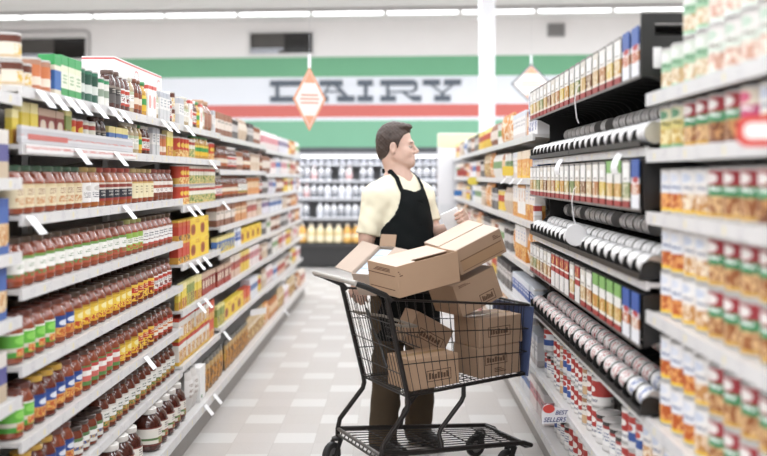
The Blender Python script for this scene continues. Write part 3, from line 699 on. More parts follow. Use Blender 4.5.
# second ranks, whose caps show over the front jars
row('L', .90, 3.6, 5.64, [('yellow', 8), ('redwht', 14)], 'rear rank, fifth sauce-bay shelf', 'rear jars', setback=.115)
row('L', .663, 3.9, 5.64, [('yelcap', 5), ('orgstripe', 14)], 'rear rank, sixth sauce-bay shelf', 'rear jars', setback=.115)
row('L', .432, 4.2, 5.64, [('bluewht', 3), ('whtgrn', 14)], 'rear rank, seventh sauce-bay shelf', 'rear jars', setback=.115)
# cake mixes and cartons
C2 = 'cake-mix bay'
row('L', 1.60, 5.67, 6.87, [('redcan', 4), ('sprint', 2), ('mustard', 6)], 'second shelf, ' + C2, 'goods in the cake-mix bay')
row('L', 1.33, 5.67, 6.87, [('redcan', 4, 2), ('sprint', 10, 2)], 'third shelf, ' + C2, 'goods in the cake-mix bay')
row('L', 1.01, 5.67, 6.87, [('redyel', 3, 2), ('yelbox', 9, 2)], 'fourth shelf, ' + C2, 'goods in the cake-mix bay')
row('L', .755, 5.67, 6.87, [('seas', 3), ('olive', 3), ('seas', 3), ('redpk', 9)], 'fifth shelf, ' + C2, 'goods in the cake-mix bay')
row('L', .45, 5.67, 6.87, [('helper', 8, 2), ('orangered', 4, 2)], 'sixth shelf, ' + C2, 'goods in the cake-mix bay')
row('L', .19, 5.67, 6.87, [('clearbag', 2), ('whtplain', 1), ('tortilla', 12)], 'bottom deck, ' + C2, 'goods in the cake-mix bay', lip=-1.105)
# further bays
def far_seq(rnd, pool, n, stacks):
    return [(rnd.choice(pool), rnd.randint(2, 4), rnd.choice(stacks)) for _ in range(n)]
rnd = random.Random(11)
P1 = ['brownsyrup', 'spread', 'fart2', 'far2', 'fart0']
row('L', 1.54, 6.9, 9.3, [('brownsyrup', 6), ('spread', 5), ('fart2', 3), ('brownsyrup', 5), ('fart7', 5)], 'second shelf past cake mixes', 'goods past the cake mixes')
row('L', 1.34, 6.9, 9.3, [('spread', 3), ('brownsyrup', 9), ('whtgrn', 5), ('fart8', 6)], 'third shelf past cake mixes', 'goods past the cake mixes')
row('L', 1.155, 6.9, 9.3, [('far2', 5), ('far8', 4), ('far0', 4), ('far7', 5)], 'fourth shelf past cake mixes', 'goods past the cake mixes')
row('L', .97, 6.9, 9.3, [('bluyel', 7), ('bluepk', 3), ('yelbox', 6), ('far5', 3)], 'fifth shelf past cake mixes', 'goods past the cake mixes')
row('L', .75, 6.9, 9.3, [('redpk', 6), ('far0', 3), ('far5', 3), ('far3', 4)], 'sixth shelf past cake mixes', 'goods past the cake mixes')
row('L', .48, 6.9, 9.3, [('olive', 4), ('yelbox', 3), ('orangered', 4), ('far6', 3), ('fart5', 4)], 'seventh shelf past cake mixes', 'goods past the cake mixes')
row('L', .19, 6.9, 9.3, [('tortilla', 9), ('candybag', 8), ('orgbag', 5)], 'bottom deck past cake mixes', 'goods past the cake mixes', lip=-1.105)
row('L', 1.77, 6.9, 9.3, [('far2', 4), ('fart4', 3), ('farp7', 3), ('far4', 2), ('fart2', 4)], 'top shelf past cake mixes', 'goods past the cake mixes')
for z, nm in ((1.74, 'top'), (1.52, 'second'), (1.33, 'third'), (1.15, 'fourth'), (.96, 'fifth'), (.74, 'sixth'), (.47, 'seventh')):
    pool = [p + str(i) for p in ('far', 'fart', 'farp') for i in (0, 1, 2, 2, 3, 4, 4, 5, 6, 7, 8, 9)]
    row('L', z, 9.34, 12.96, far_seq(rnd, pool, 14, (1,)), '%s shelf in far jar-side bays' % nm, 'goods in the far jar-side bays')
row('L', .19, 9.34, 12.96, far_seq(rnd, ['far0', 'farp7', 'farp8', 'fart2', 'far3', 'candybag'], 12, (1,)), 'bottom deck in far jar-side bays', 'goods in the far jar-side bays', lip=-1.105)

# ------------------------------------------------------------------ can side, near bay
NB = 'stew-tin bay'
Y0, Y1 = 1.955, 2.966
def rrow(z, seq, nm, **k): row('R', z, Y0, Y1, seq, '%s shelf, %s' % (nm, NB), 'tins in the stew-tin bay', rev='soup racks', **k)
rrow(1.733, [('greent', 1, 3), ('palet', 3, 2), ('palet', 1, 2), ('greent', 2, 2), ('greent', 2, 1)], 'top')
rrow(1.571, [('pinkt', 1), ('noodle', 1), ('pinkt', 1), ('rwg2', 2), ('rwg', 2), ('chowder', 2)], 'second')
rrow(1.394, [('rwg2', 2), ('rwg', 3), ('noodle', 2), ('meat', 2)], 'third')
rrow(1.109, [('rwg2', 1, 2), ('rwg', 4, 2), ('noodle', 2, 2), ('meat', 2, 2)], 'fourth')
rrow(.80, [('rwg2', 1, 2), ('rwg', 4, 2), ('noodle', 1, 2), ('meat', 3, 2)], 'fifth')
row('R', .49, 2.29, Y1, [('meat', 2, 2), ('tomato2', 2, 2), ('noodle', 2, 2)], 'sixth shelf, ' + NB, 'tins in the stew-tin bay', rev='soup racks')

# ------------------------------------------------------------------ soup racks: gravity feed dispensers with picture cards
blackp = mat('rack black plastic', '#1b1a19', .42, vary=.1)
cardc = [('#d9d2c8', '#c9a25a', '#a83a38'), ('#e6e2dc', '#b8763c', '#9c3434'), ('#dedad6', '#c4b070', '#a43c3a'), ('#e9e6e2', '#8a5a34', '#98302e'), ('#e2ded8', '#d9b84c', '#a43834'),
         ('#e6e4e0', '#7a8a4a', '#9c3634'), ('#ddd6ca', '#caa46c', '#a23a36'), ('#e8e4de', '#c9923c', '#a03432')]
card_m = [D('soup card %d' % i, [(0, c), (.13, '#e4d8c8'), (.2, b), (.52, a), (.94, '#8c8580')], pics=[(.2, .5, .08, .92, b, '#e8dcc0', 4)], logos=[(.72, .09, .5, .36, '#f0eeea')], text=[(.56, .62, .2, .8, '#6a605c', 1)]) for i, (a, b, c) in enumerate(cardc)]
card_red = D('soup card red and white', [(0, '#e4e0dc'), (.45, '#b03a36'), (.6, '#e6dfd8'), (.66, '#b03a36'), (.95, '#8c8580')], pics=[(.68, .9, .1, .9, '#a8342e', '#e0b46c', 4)])
card_grn = D('soup card with green head', [(0, '#a83a36'), (.12, '#e8e2d6'), (.2, '#c9a24c'), (.5, '#e9e7e0'), (.72, '#7fb060')], pics=[(.2, .5, .1, .9, '#c98a3c', '#e6d49c', 4)])
card_blu = D('soup card blue and white', [(0, '#e6e6ea'), (.2, '#e9e8ea'), (.3, '#c87a4c'), (.5, '#ecebee'), (.62, '#3a5ca8')], pics=[(.28, .5, .1, .9, '#c46a4c', '#e6d8c8', 4)], logos=[(.58, .06, .4, .4, '#b83a3c')])
soupl = D('lying can white', [(0, '#edebea')], pics=[(0, 1, .35, .5, '#e6e2e0', '#b8b4b6', 6)])
soupr = D('lying can white and red', [(0, '#e6e2e0')], pics=[(0, 1, .12, .45, '#e2dad6', '#b04a46', 5), (0, 1, .55, .85, '#e6e2e0', '#c98a84', 6)])
soupb = D('lying can white and blue', [(0, '#e6e4e4')], pics=[(0, 1, .2, .6, '#e0dfe2', '#4a68ac', 5)])
LN = .0995
def lying(des):
    r = .0335
    return MB().lathe([(r * .9, -LN / 2 + .002), (r * .96, -LN / 2), (r, -LN / 2 + .002), (r * .985, -LN / 2 + .006), (r * .985, LN / 2 - .006), (r, LN / 2 - .002), (r * .96, LN / 2), (r * .9, LN / 2 - .002)], 20, axis='y', mats=[1, 1, 1, 0, 1, 1, 1]).mesh('lying_can', [des, steel], smooth=True)
ly_w, ly_r, ly_b = lying(soupl), lying(soupr), lying(soupb)
PITCH = .122
# side outline of a lane divider (x from the front towards the shelf back, z above the shelf)
def arc(cx, cz, r, a0, a1, n=8): return [(cx + r * math.cos(math.radians(a0 + (a1 - a0) * i / n)), cz + r * math.sin(math.radians(a0 + (a1 - a0) * i / n))) for i in range(n + 1)]
DIV = [(.0, .004), (.0, .03), (.006, .05), (.03, .058), (.06, .05), (.10, .06), (.19, .075)] + arc(.19, .145, .07, -80, 80, 8)[1:] + [(.12, .222), (.05, .212), (.016, .2), (.008, .205), (.006, .35), (.04, .354), (.30, .354), (.34, .33), (.34, .02), (.30, .004)]
DIVL = [(.0, .004), (.0, .03), (.006, .05), (.03, .058), (.06, .05), (.10, .06), (.2, .08), (.34, .1), (.34, .02), (.30, .004)]
tier_name = ['upper', 'middle', 'lower']
can_rows = [(.045, .0395, 'front row'), (.118, .058, 'second row'), (.205, .125, 'rear row')]
RX = .712
for ti, (z, hh) in enumerate(((1.5865, 0), (1.1965, 0), (.8015, 0))):
    for ub, (ya, yb) in enumerate(((2.985, 4.195), (4.205, 5.415))):
        rk = thing('soup_dispenser', '%s black soup dispenser with picture cards, %s' % (tier_name[ti], ('beside the stew tins', 'nearer the cart nose')[ub]), 'dispenser', (RX, (ya + yb) / 2, z + .001), 0, 'soup dispensers')
        L = yb - ya
        m = MB().box(.004, .34, -L / 2 + .008, L / 2 - .008, 0, .004)
        put('tray', m.mesh('tray', blackp), rk)
        put('back_panel', MB().box(.34, .352, -L / 2, L / 2, 0, .354).mesh('back_panel', blackp), rk)
        put('top_panel', MB().box(.012, .34, -L / 2 + .008, L / 2 - .008, .348, .353).mesh('top_panel', blackp), rk)
        for e in (-1, 1):
            pm = MB()
            if ti == 0 and ub == 0 and e == -1:   # the end bracket that shows beside the stew tins, slots punched through it
                for a, b, c, d in ((0.0, .36, .355, .385), (0.0, .36, .255, .32), (0, .04, .32, .355), (.14, .18, .32, .355), (.3, .36, .32, .355), (0, .19, .2, .255), (.26, .36, .2, .255)):
                    pm.box(a, b, e * (L / 2) - .004, e * (L / 2) + .003, c, d)
                pm.prism([(.03, .2), (.19, .2), (.19, .13), (.11, .16)], 'y', e * (L / 2) - .004, e * (L / 2) + .003)
                pm.box(.19, .36, e * (L / 2) - .004, e * (L / 2) + .003, .004, .2)
            else:
                pm.prism(DIV if not (ub == 1 and e == 1) else [(0, 0), (.0, .05), (.05, .058), (.1, .1), (.1, .18), (.05, .205), (.006, .21), (.006, .35), (.34, .35), (.34, 0)], 'y', e * (L / 2 - .003) - .003, e * (L / 2 - .003) + .003)
            put('side_panel', pm.mesh('side_panel', blackp), rk)
        if ti == 0 and ub == 0:
            put('sticker', MB().box(.035, .06, -L / 2 - .0055, -L / 2 - .0045, .225, .285).mesh('sticker', mat('white sticker', '#e6e4e2', .5)), rk)
        rail = MB().box(-.004, .0, -L / 2, L / 2, 0, .018)
        put('front_rail', rail.mesh('front_rail', blackp), rk)
        put('card_rail', MB().box(-.004, .002, -L / 2, L / 2, .198, .206).mesh('card_rail', mat('card rail grey', '#6d6764', .4)), rk)
        dv = MB().prism(DIV, 'y', -.0025, .0025).mesh('lane_divider', blackp)
        for k in range(10):
            if k: put('lane_divider', dv, rk, (0, -L / 2 + k * L / 10, 0))
            lane = k + 1 + ub * 10
            w = L / 10
            cm = card_m[(lane * 5 + ti * 3) % len(card_m)]
            if ti == 0 and lane <= 2: cm = card_blu
            if ti == 1 and lane == 1: cm = card_blu
            if ti == 1 and lane in (3, 4): cm = card_grn
            if ti == 2 and lane <= 2: cm = card_blu
            if ti == 2 and lane in (3, 4, 5, 6): cm = card_grn
            if ti == 2 and lane in (9, 11, 12, 13, 14): cm = card_red
            put('header_card', MB().box(-.0035, .0, -w / 2 + .015, w / 2 - .015, .2065, .352).mesh('header_card', cm), rk, (0, -L / 2 + (k + .5) * w, 0))
            y = ya + (k + .5) * w
            for rx, rz_, rn in can_rows:
                r2 = random.Random(lane * 31 + ti * 7 + int(rx * 1000))
                if rn == 'rear row' and r2.random() < .15: continue
                me = (ly_w if ti < 2 else (ly_b if lane <= 2 else ly_r))
                o = put('soup_can', me, None, (RX + rx, y, z + .001 + rz_), 0, label='%s soup can lying sideways, %s, %s lane, %s soup rack' % ('white' if ti < 2 else ('blue-white' if lane <= 2 else 'red-white'), rn, ordn(lane), tier_name[ti]), category='can', group='soup cans in the racks')
                o.rotation_euler = (0, r2.random() * 6.28, 0)
# standing tins under the racks
US = 'shelf under soup racks'
row('R', .49, 3.0, 5.4, [('noodle', 2, 2), ('tomato2', 2, 2), ('tomato', 1, 2), ('broth2', 4), ('tomato', 2, 2), ('tanny', 1, 2), ('tomato', 3, 2), ('tomato2', 2, 2), ('tanny', 1, 2), ('tomato', 2, 2), ('broth2', 2), ('tomato2', 2, 2)], US, 'tins on the shelf under the soup racks', setback=.03, rev='far end')
row('R', .18, 4.3, 5.4, [('broth', 5, 1), ('broth2', 3, 1), ('tomato2', 2, 2), ('broth', 3, 1)], 'bottom deck under soup racks', 'tins on the deck under the soup racks', lip=.77, setback=.045, rev='far end')
row('R', .18, 4.3, 5.4, [('broth', 16, 1)], 'rear rank, deck under soup racks', 'tins on the deck under the soup racks', lip=.77, setback=.2, rev='far end')
# far bays of the can side
FB = 'past soup racks'
row('R', 1.72, 5.43, 6.64, [('bluesc', 3), ('fart8', 1), ('whtlow', 12)], 'top shelf ' + FB, 'goods past the soup racks')
row('R', 1.485, 5.43, 6.64, [('bluepk', 2), ('orgyel', 6), ('whtlow', 5)], 'second shelf ' + FB, 'goods past the soup racks')
row('R', 1.25, 5.52, 6.64, [('orgwht', 3), ('whtorg', 3), ('orgwht', 5)], 'third shelf ' + FB, 'goods past the soup racks')
row('R', 1.0, 5.43, 6.64, [('orgbag', 3), ('orgwht', 4), ('orgbag', 4)], 'fourth shelf ' + FB, 'goods past the soup racks')
row('R', .75, 5.54, 6.64, [('bluepk', 20)], 'fifth shelf ' + FB, 'goods past the soup racks')
row('R', .49, 5.43, 6.64, [('whtlow', 4), ('far3', 3), ('far0', 6)], 'sixth shelf ' + FB, 'goods past the soup racks')
row('R', .18, 5.43, 6.64, [('far3', 4), ('far6', 3), ('far0', 6)], 'bottom deck ' + FB, 'goods past the soup racks', lip=.77)
for z, nm in ((1.72, 'top'), (1.485, 'second'), (1.25, 'third'), (1.0, 'fourth'), (.75, 'fifth'), (.49, 'sixth')):
    pool = [p + str(i) for p in ('far', 'fart', 'farp') for i in (0, 1, 2, 3, 4, 5, 7, 8, 4, 6)] + ['orgbag', 'candybag']
    row('R', z, 6.68, 12.7, far_seq(rnd, pool, 16, (1,)), '%s shelf in far soup-side bays' % nm, 'goods in the far soup-side bays')
row('R', .18, 6.68, 12.7, far_seq(rnd, ['far3', 'far6', 'far0', 'farp7'], 12, (1,)), 'bottom deck in far soup-side bays', 'goods in the far soup-side bays', lip=.77)
carton('spice', '', bx_('spice', [(0, '#e9e4e0'), (.3, '#d8d0cc'), (.4, '#efeceb'), (.62, '#b8423c'), (.9, '#efeceb')]), .055, .04, .1, 'spice_carton')
item('spice', (.757, 5.47, 1.2515), PI, 'small red and white carton at the far end of the middle soup rack', None)
can('canis', '', D('tin powder blue', [(0, '#e4e8ee'), (.2, '#b8c8dc'), (.8, '#dfe6ee')]), .032, .145, 'canister')
item('canis', (.77, 5.475, .7515), PI, 'powder blue canister standing at the cart nose beside the lower soup rack', None)
# ------------------------------------------------------------------ dairy cooler along the end wall
cool = thing('dairy_cooler', 'long open dairy cooler with black base below the banner wall', 'cooler', (0, 17.9, 0), WROT)
CF = -1.15                                    # front of the cooler, measured from the wall
blk = mat('cooler black', '#2b2a2a', .5)
cwh = mat('cooler liner', '#cfcfd2', .5)
CX0, CX1 = -3.6, 3.6
put('base', MB().box(CX0, CX1, CF, -.02, .02, .40).mesh('base', blk, bevel=.01), cool)
put('bumper_rail', MB().box(CX0, CX1, CF - .03, CF, .33, .38).mesh('bumper_rail', mat('bumper charcoal', '#3a3838', .5)), cool)
put('liner', MB().box(CX0, CX1, -.1, -.02, .4, 1.9).mesh('liner', cwh), cool)
put('canopy', MB().prism([(-.02, 1.86), (CF + .35, 1.86), (CF + .1, 1.82), (CF + .1, 1.96), (-.02, 1.98)], 'x', CX0, CX1).mesh('canopy', mat('canopy white', '#d7d8dc', .5)), cool)
put('canopy_trim', MB().box(CX0, CX1, CF + .08, CF + .1, 1.88, 1.97).mesh('canopy_trim', mat('trim dark grey', '#4a4d52', .5)), cool)
cl = lamp.m.copy(); cl.node_tree.nodes['Principled BSDF'].inputs['Emission Strength'].default_value = 12
put('lamp', MB().box(CX0 + .1, CX1 - .1, CF + .2, CF + .26, 1.815, 1.83).mesh('lamp', cl), cool)
CS = [(.41, 0), (.80, .25), (1.12, .32), (1.42, .38), (1.70, .45)]
for z, bk in CS[1:]:
    sh = put('shelf', MB().box(CX0, CX1, CF + bk, -.1, z - .02, z).mesh('shelf', mat('cooler shelf grey', '#8d9096', .5)), cool)
    put('price_rail', MB().box(CX0, CX1, CF + bk - .012, CF + bk, z - .03, z + .012).mesh('price_rail', mat('cooler rail', '#b9bac0', .5)), sh)
rnd = random.Random(5)
nm = ['juice shelf', 'second cooler shelf', 'third cooler shelf', 'fourth cooler shelf', 'top cooler shelf']
for i, (z, bk) in enumerate(CS):
    pit = .15 if i == 0 else .118
    n = 0; x = -1.9
    while x < 1.5:
        n += 1
        kk = rnd.choice(['oj', 'oj', 'oj2']) if i == 0 else 'yog' if i == 4 else rnd.choice(['milk0', 'milk1', 'milk3', 'milk2', 'milk3'])
        p = W(x, -(CF + bk + .1), z + .0015)
        if i == 0 or rnd.random() > .12:
            item(kk, p, WROT - PI / 2, '%s %s, %s along the %s of the dairy cooler' % (K[kk]['look'], 'jug' if i == 0 else 'yogurt tub' if i == 4 else 'milk bottle', ordn(n), nm[i]), 'bottles in the dairy cooler')
        x += pit
# ------------------------------------------------------------------ signs and tags
org = mat('hanging sign orange', '#e6a280', .5); pale = mat('hanging sign pale', '#f0e6e0', .5); wire = mat('hanging wire', '#c9c9cc', .4); dgrey = mat('sign edge grey', '#7c7f86', .5)
def diamond(loc, hw, hh, rz, label, rim):
    o = thing('hanging_sign', label, 'sign', loc, rz)
    def dia(a, b): return [(0, -b), (a, 0), (0, b), (-a, 0)]
    put('rim', MB().prism(dia(hw, hh), 'y', -.006, .006).mesh('rim', rim), o)
    put('face', MB().prism(dia(hw * .86, hh * .88), 'y', -.009, -.0062).mesh('face', pale), o)
    put('peak', MB().prism([(-hw * .34, hh * .5), (hw * .34, hh * .5), (0, hh * .86)], 'y', -.0105, -.0092).mesh('peak', org), o)
    m = MB()
    for k, (zz, ww) in enumerate(((.12, .5), (.0, .56), (-.12, .52))): m.box(-hw * ww, hw * ww, -.0103, -.0092, hh * zz - hh * .025, hh * zz + hh * .025)
    put('lettering', m.mesh('lettering', mat('sign faded red print', '#d9a08c', .5)), o)
    put('tip', MB().prism([(-hw * .3, -hh * .52), (0, -hh * .84), (hw * .3, -hh * .52)], 'y', -.0105, -.0092).mesh('tip', org), o)
    put('clip', MB().box(-.012, .012, -.012, .012, hh - .01, hh + .1).mesh('clip', mat('white clip', '#eef0f2', .4)), o)
    put('wire', MB().tube([(0, 0, hh + .09), (0, 0, 4.19 - loc[2])], .0012, 5).mesh('wire', wire), o)
    return o
diamond((-.69, 8.3, 1.5 + 77 / 1030 * 8.3), .135, .26, .25, 'faded orange and white diamond sign hanging before the DAIRY lettering', org)
diamond((1.72, 13.0, 1.5 + 92 / 1030 * 13.0), .26, .26, -.05, 'grey-edged diamond sign hanging beyond the upper soup rack', dgrey)

flagw = mat('price flag white', '#f0eff0', .45)
def flag_mesh():
    # a stiff tag hinged on the rail and tipped out over the aisle
    return MB().obox((0, -.03, 0), (.046, 0, -.056), (0, .06, 0), (.0008, 0, .0007)).mesh('price_flag', flagw)
fm = flag_mesh()
def flags(side, z, pxs, where, lip=None):
    for n, px in enumerate(pxs):
        X = (XL if side == 'L' else XR) if lip is None else lip
        y = X * 1030 / (px - 395)
        o = put('hanging_price_tag', fm, None, (X + (.0115 if side == 'L' else -.0115), y, z - .002), (-.06 if side == 'L' else PI + .06), label='white price flag, %s from near end, clipped to %s' % (ordn(n + 1), where), category='price tag', group='shelf price flags')
flags('L', 1.78, (36, 50, 64, 75, 92, 108, 118, 160, 168, 184), 'top rail over sauce jars')
flags('L', 1.60, (74, 113), 'second rail over sauce jars')
flags('L', 1.60, (208,), 'second rail of cake-mix bay')
flags('L', 1.374, (26, 122), 'third rail over sauce jars')
flags('L', .663, (143,), 'sixth rail over sauce jars')
flags('L', 1.33, (186, 193, 221), 'third rail of cake-mix bay')
flags('L', 1.01, (188, 195, 202), 'fourth rail of cake-mix bay')
flags('L', .755, (196, 203), 'fifth rail of cake-mix bay')
flags('L', .45, (222,), 'sixth rail of cake-mix bay')
flags('L', .19, (203, 212, 283), 'bottom rail of cake-mix bay', -1.10)
flags('R', 1.485, (507, 516, 524), 'second rail past soup racks')
for o in COL.objects:
    if o.name.startswith('hanging_price_tag') and 'past soup' in o['label']: o.scale = (.62, .62, .62)
# grey display strip with red print over the second sauce shelf
o = thing('display_strip', 'pale grey display strip with red print over the second sauce shelf', 'shelf sign', (XL, 0, 1.606))
put('strip', MB().box(-.02, -.006, 3.24, 4.62, 0, .055).mesh('strip', D('display strip', [(0, '#c9c7ca'), (.25, '#d6d4d6'), (.4, '#c4c2c6'), (.8, '#d9d7d9')], text=[(.3, .5, 0, 1, '#d08a84', 1)])), o)
put('red_print', MB().box(-.0058, -.005, 3.3, 3.7, .012, .03).mesh('red_print', mat('strip red', '#cf6a62', .5)), o)
put('tag_row', MB().box(.0085, .0095, 3.24, 4.62, -.032, -.004).mesh('tag_row', D('tag row', [(0, '#e9e6e5')], text=[(0.2, .75, 0, 1, '#d98f88', 1)])), o)
# talkers in the soup racks: a round white disc on a bent wire, white curled slips
ww = mat('talker white', '#eceaea', .4)
def talker(px, d, z, label, disc):
    X = (px - 395) / 1030 * d
    o = thing('shelf_talker', label, 'shelf sign', (X, d, z))
    put('wire', MB().tube([(.03, 0, .16), (.0, 0, .165), (-.02, 0, .15), (-.028, 0, .1), (-.02, 0, .03), (-.012, 0, .012)], .0022, 6).mesh('wire', ww, smooth=True), o)
    if disc:
        put('disc', MB().lathe([(.0, 0), (.042, 0), (.044, .003), (.044, .007), (0, .008)], 24, axis='y', c=(-.012, -.005, -.03)).mesh('disc', ww, smooth=True), o)
talker(579, 4.02, 1.30, 'round white disc on a bent wire in the middle soup rack', True)
talker(582, 3.94, 1.69, 'bent white wire hooked under the upper soup rack cards', False)
def slip(px, z, label):
    d = .70 * 1030 / (px - 395)
    R = [[(.0 - .03 * math.sin(t * 2.2), -.016, -.07 * t), (.0 - .03 * math.sin(t * 2.2), .016, -.07 * t)] for t in (0, .2, .4, .6, .8, 1)]
    o = put('paper_slip', MB().sheet(R, .001).mesh('paper_slip', ww, smooth=True), None, (.722, d, z), .5, label=label, category='price tag')
slip(614, 1.575, 'curled white paper slip under the upper soup rack rail, near tins')
slip(557, 1.575, 'curled white paper slip under the upper soup rack rail, further along')
# red outlined round sign at the edge of the stew tins
o = thing('rail_sign', 'white round-cornered sign with red outline before the second stew-tin shelf', 'shelf sign', (.70, 1.925, 1.585), -.4)
def rr(w, h, r, n=5):
    P = []
    for cx, cz, a in ((w - r, h - r, 0), (-w + r, h - r, 90), (-w + r, -h + r, 180), (w - r, -h + r, 270)):
        P += [(cx + r * math.cos(math.radians(a + 90 * i / n)), cz + r * math.sin(math.radians(a + 90 * i / n))) for i in range(n + 1)]
    return P
put('rim', MB().prism(rr(.06, .03, .022), 'y', 0, .003).mesh('rim', mat('sign red', '#d4453c', .4)), o)
put('face', MB().prism(rr(.046, .016, .013), 'y', -.0015, -.0002).mesh('face', pale), o)
# BEST SELLERS flag on the rail under the racks
bs = thing('best_sellers_sign', 'small shelf sign reading BEST SELLERS with a red oval', 'shelf sign', (.672, 4.33, .503), .1)
navy = mat('sign navy', '#34407c', .5); wht = mat('sign white', '#e6e6ea', .5)
S_ = 4.33 / 1030
put('board', MB().prism([(-.055, -.045), (.05, -.04), (.053, .008), (.03, .02), (-.01, .03), (-.03, .04), (-.05, .03), (-.056, .0)], 'y', 0, .002).mesh('board', wht), bs)
put('red_oval', MB().lathe([(0, -.0015), (.022, -.0015), (.022, -.0002), (0, -.0002)], 24, axis='y', c=(-.027, 0, .018)).mesh('red_oval', mat('sign red', '#c8403c', .4)), bs)
bs.children[-1].scale = (1.15, 1, .8); bs.children[-1].location = (.005, 0, .004)
for txt, zz, xx, sz in (('BEST', -.006, .0, .0245), ('SELLERS', -.036, -.05, .027)):
    c = bpy.data.curves.new('lettering', 'FONT'); c.body = txt; c.size = sz; c.shear = .35; c.extrude = .0004; c.offset = .0002
    c.materials.append(navy)
    t = bpy.data.objects.new('lettering', c); COL.objects.link(t)
    me = bpy.data.meshes.new_from_object(t.evaluated_get(bpy.context.evaluated_depsgraph_get()))
    bpy.data.objects.remove(t)
    t = put('lettering', me, bs, (xx, -.0012, zz)); t.rotation_euler = (PI / 2, 0, 0)
put('clip', MB().box(.0, .056, .003, .008, -.015, .004).mesh('clip', wht), bs)
# signs sticking out far along the can side
def pennant(px, py, d, w, h, col, label, shape):
    o = thing('shelf_pennant', label, 'shelf sign', ((px - 395) / 1030 * d, d, 1.5 - (py - 176) / 1030 * d), 0)
    P = rr(w / 2, h / 2, min(w, h) * (.48 if shape == 'round' else .15))
    put('panel', MB().prism(P, 'y', -.003, .003).mesh('panel', mat('pennant ' + col, col, .5)), o)
    put('arm', MB().box(w / 2 - .002, .73 - o.location.x + .02, .001, .004, h * .2, h * .2 + .02).mesh('arm', ww), o)
pennant(462, 173, 10.2, .1, .06, '#b04a40', 'red shelf sign sticking out of far soup-side shelves', 'sq')
pennant(473, 181, 9.2, .10, .07, '#e8d24a', 'round yellow shelf sign sticking out beside the red one', 'round')
pennant(458, 193, 10.2, .08, .055, '#3a74b8', 'blue shelf sign sticking out below the red one', 'sq')
pennant(508, 171, 6.5, .07, .06, '#f0cf4a', 'yellow and white tag standing out past the soup racks', 'sq')
def far_flag(px, py, d, w, h, label):
    o = put('hanging_price_tag', MB().obox((-w / 2, 0, -h / 2), (w, .05, .015), (0, .002, 0), (0, 0, h)).mesh('price_flag', flagw), None, ((px - 395) / 1030 * d, d, 1.5 - (py - 176) / 1030 * d), 0, label=label, category='price tag')
far_flag(258, 313, 8.15, .12, .05, 'crumpled white notice sticking out low past the cake mixes')
# ------------------------------------------------------------------ shopping cart
CA = math.radians(24)
CU = Vector((math.cos(CA), math.sin(CA), 0)); CV = Vector((-math.sin(CA), math.cos(CA), 0)); CR = Vector((-.18, 5.064, 0))
def cw(u, v, z): return CR + CU * u + CV * v + Vector((0, 0, z))
steelb = mat('cart dark steel', '#2a2624', .38, .3, spec=.5, vary=.1)
plast = mat('cart black plastic', '#211f1e', .5, vary=.1)
gripm = mat('cart handle grey', '#b9b4ad', .45)
rubber = mat('wheel rubber', '#2d2c2c', .6); hubm = mat('wheel hub grey', '#8c8a88', .4, .4)
cart = thing('shopping_cart', 'dark wire shopping cart loaded with cardboard boxes in the middle of the aisle', 'shopping cart', CR)
cart.rotation_euler = (0, 0, CA)
def lerp(a, b, t): return a + (b - a) * t
def P_(u, v, z): return Vector((u, v, z))
# basket corners in the cart's own frame: (rear/front, near/far, top/bottom)
RT = (.03, .285, .922); RB = (.14, .268, .455); FT = (.855, .20, .845); FB = (.835, .185, .492)
def crn(c, s): return P_(c[0], s * c[1], c[2])
rt, rb, ft, fb = ({s: crn(c, s) for s in (-1, 1)} for c in (RT, RB, FT, FB))
def wires(A0, A1, B0, B1, nv, hs, rv=.0019, rh=.0027, off=None):
    """a wire panel: A0-A1 its bottom edge, B0-B1 its top edge"""
    m = MB(); o = off or Vector((0, 0, 0))
    for i in range(1, nv):
        t = i / nv; m.tube([A0.lerp(A1, t), B0.lerp(B1, t)], rv, 5)
    for t in hs: m.tube([A0.lerp(B0, t) + o, A1.lerp(B1, t) + o], rh, 5)
    return m
for s in (-1, 1):
    put('wire_mesh_side', wires(rb[s], fb[s], rt[s], ft[s], 17, (.02, .33, .66), off=Vector((0, s * .004, 0))).mesh('wire_side', steelb, smooth=True), cart)
put('wire_mesh_front', wires(fb[-1], fb[1], ft[-1], ft[1], 8, (.02, .33, .66), off=Vector((.004, 0, 0))).mesh('wire_front', steelb, smooth=True), cart)
put('wire_mesh_gate', wires(rb[-1], rb[1], rt[-1] + Vector((.004, 0, -.02)), rt[1] + Vector((.004, 0, -.02)), 15, (.03, .24, .5, .78), off=Vector((-.004, 0, 0))).mesh('wire_gate', steelb, smooth=True), cart)
m = wires(rb[-1], rb[1], fb[-1], fb[1], 10, [k / 16 for k in range(17)], rv=.0022, rh=.0022, off=Vector((0, 0, -.004)))
put('wire_mesh_floor', m.mesh('wire_floor', steelb, smooth=True), cart)
put('basket_rim', MB().tube([rt[-1], ft[-1], ft[-1].lerp(ft[1], .08) + Vector((.012, 0, 0)), ft[-1].lerp(ft[1], .92) + Vector((.012, 0, 0)), ft[1], rt[1]], .0062, 8).mesh('rim', steelb, smooth=True), cart)
put('basket_sill', MB().tube([rb[1], rb[-1], fb[-1], fb[1]], .005, 8, closed=True).mesh('sill', steelb, smooth=True), cart)
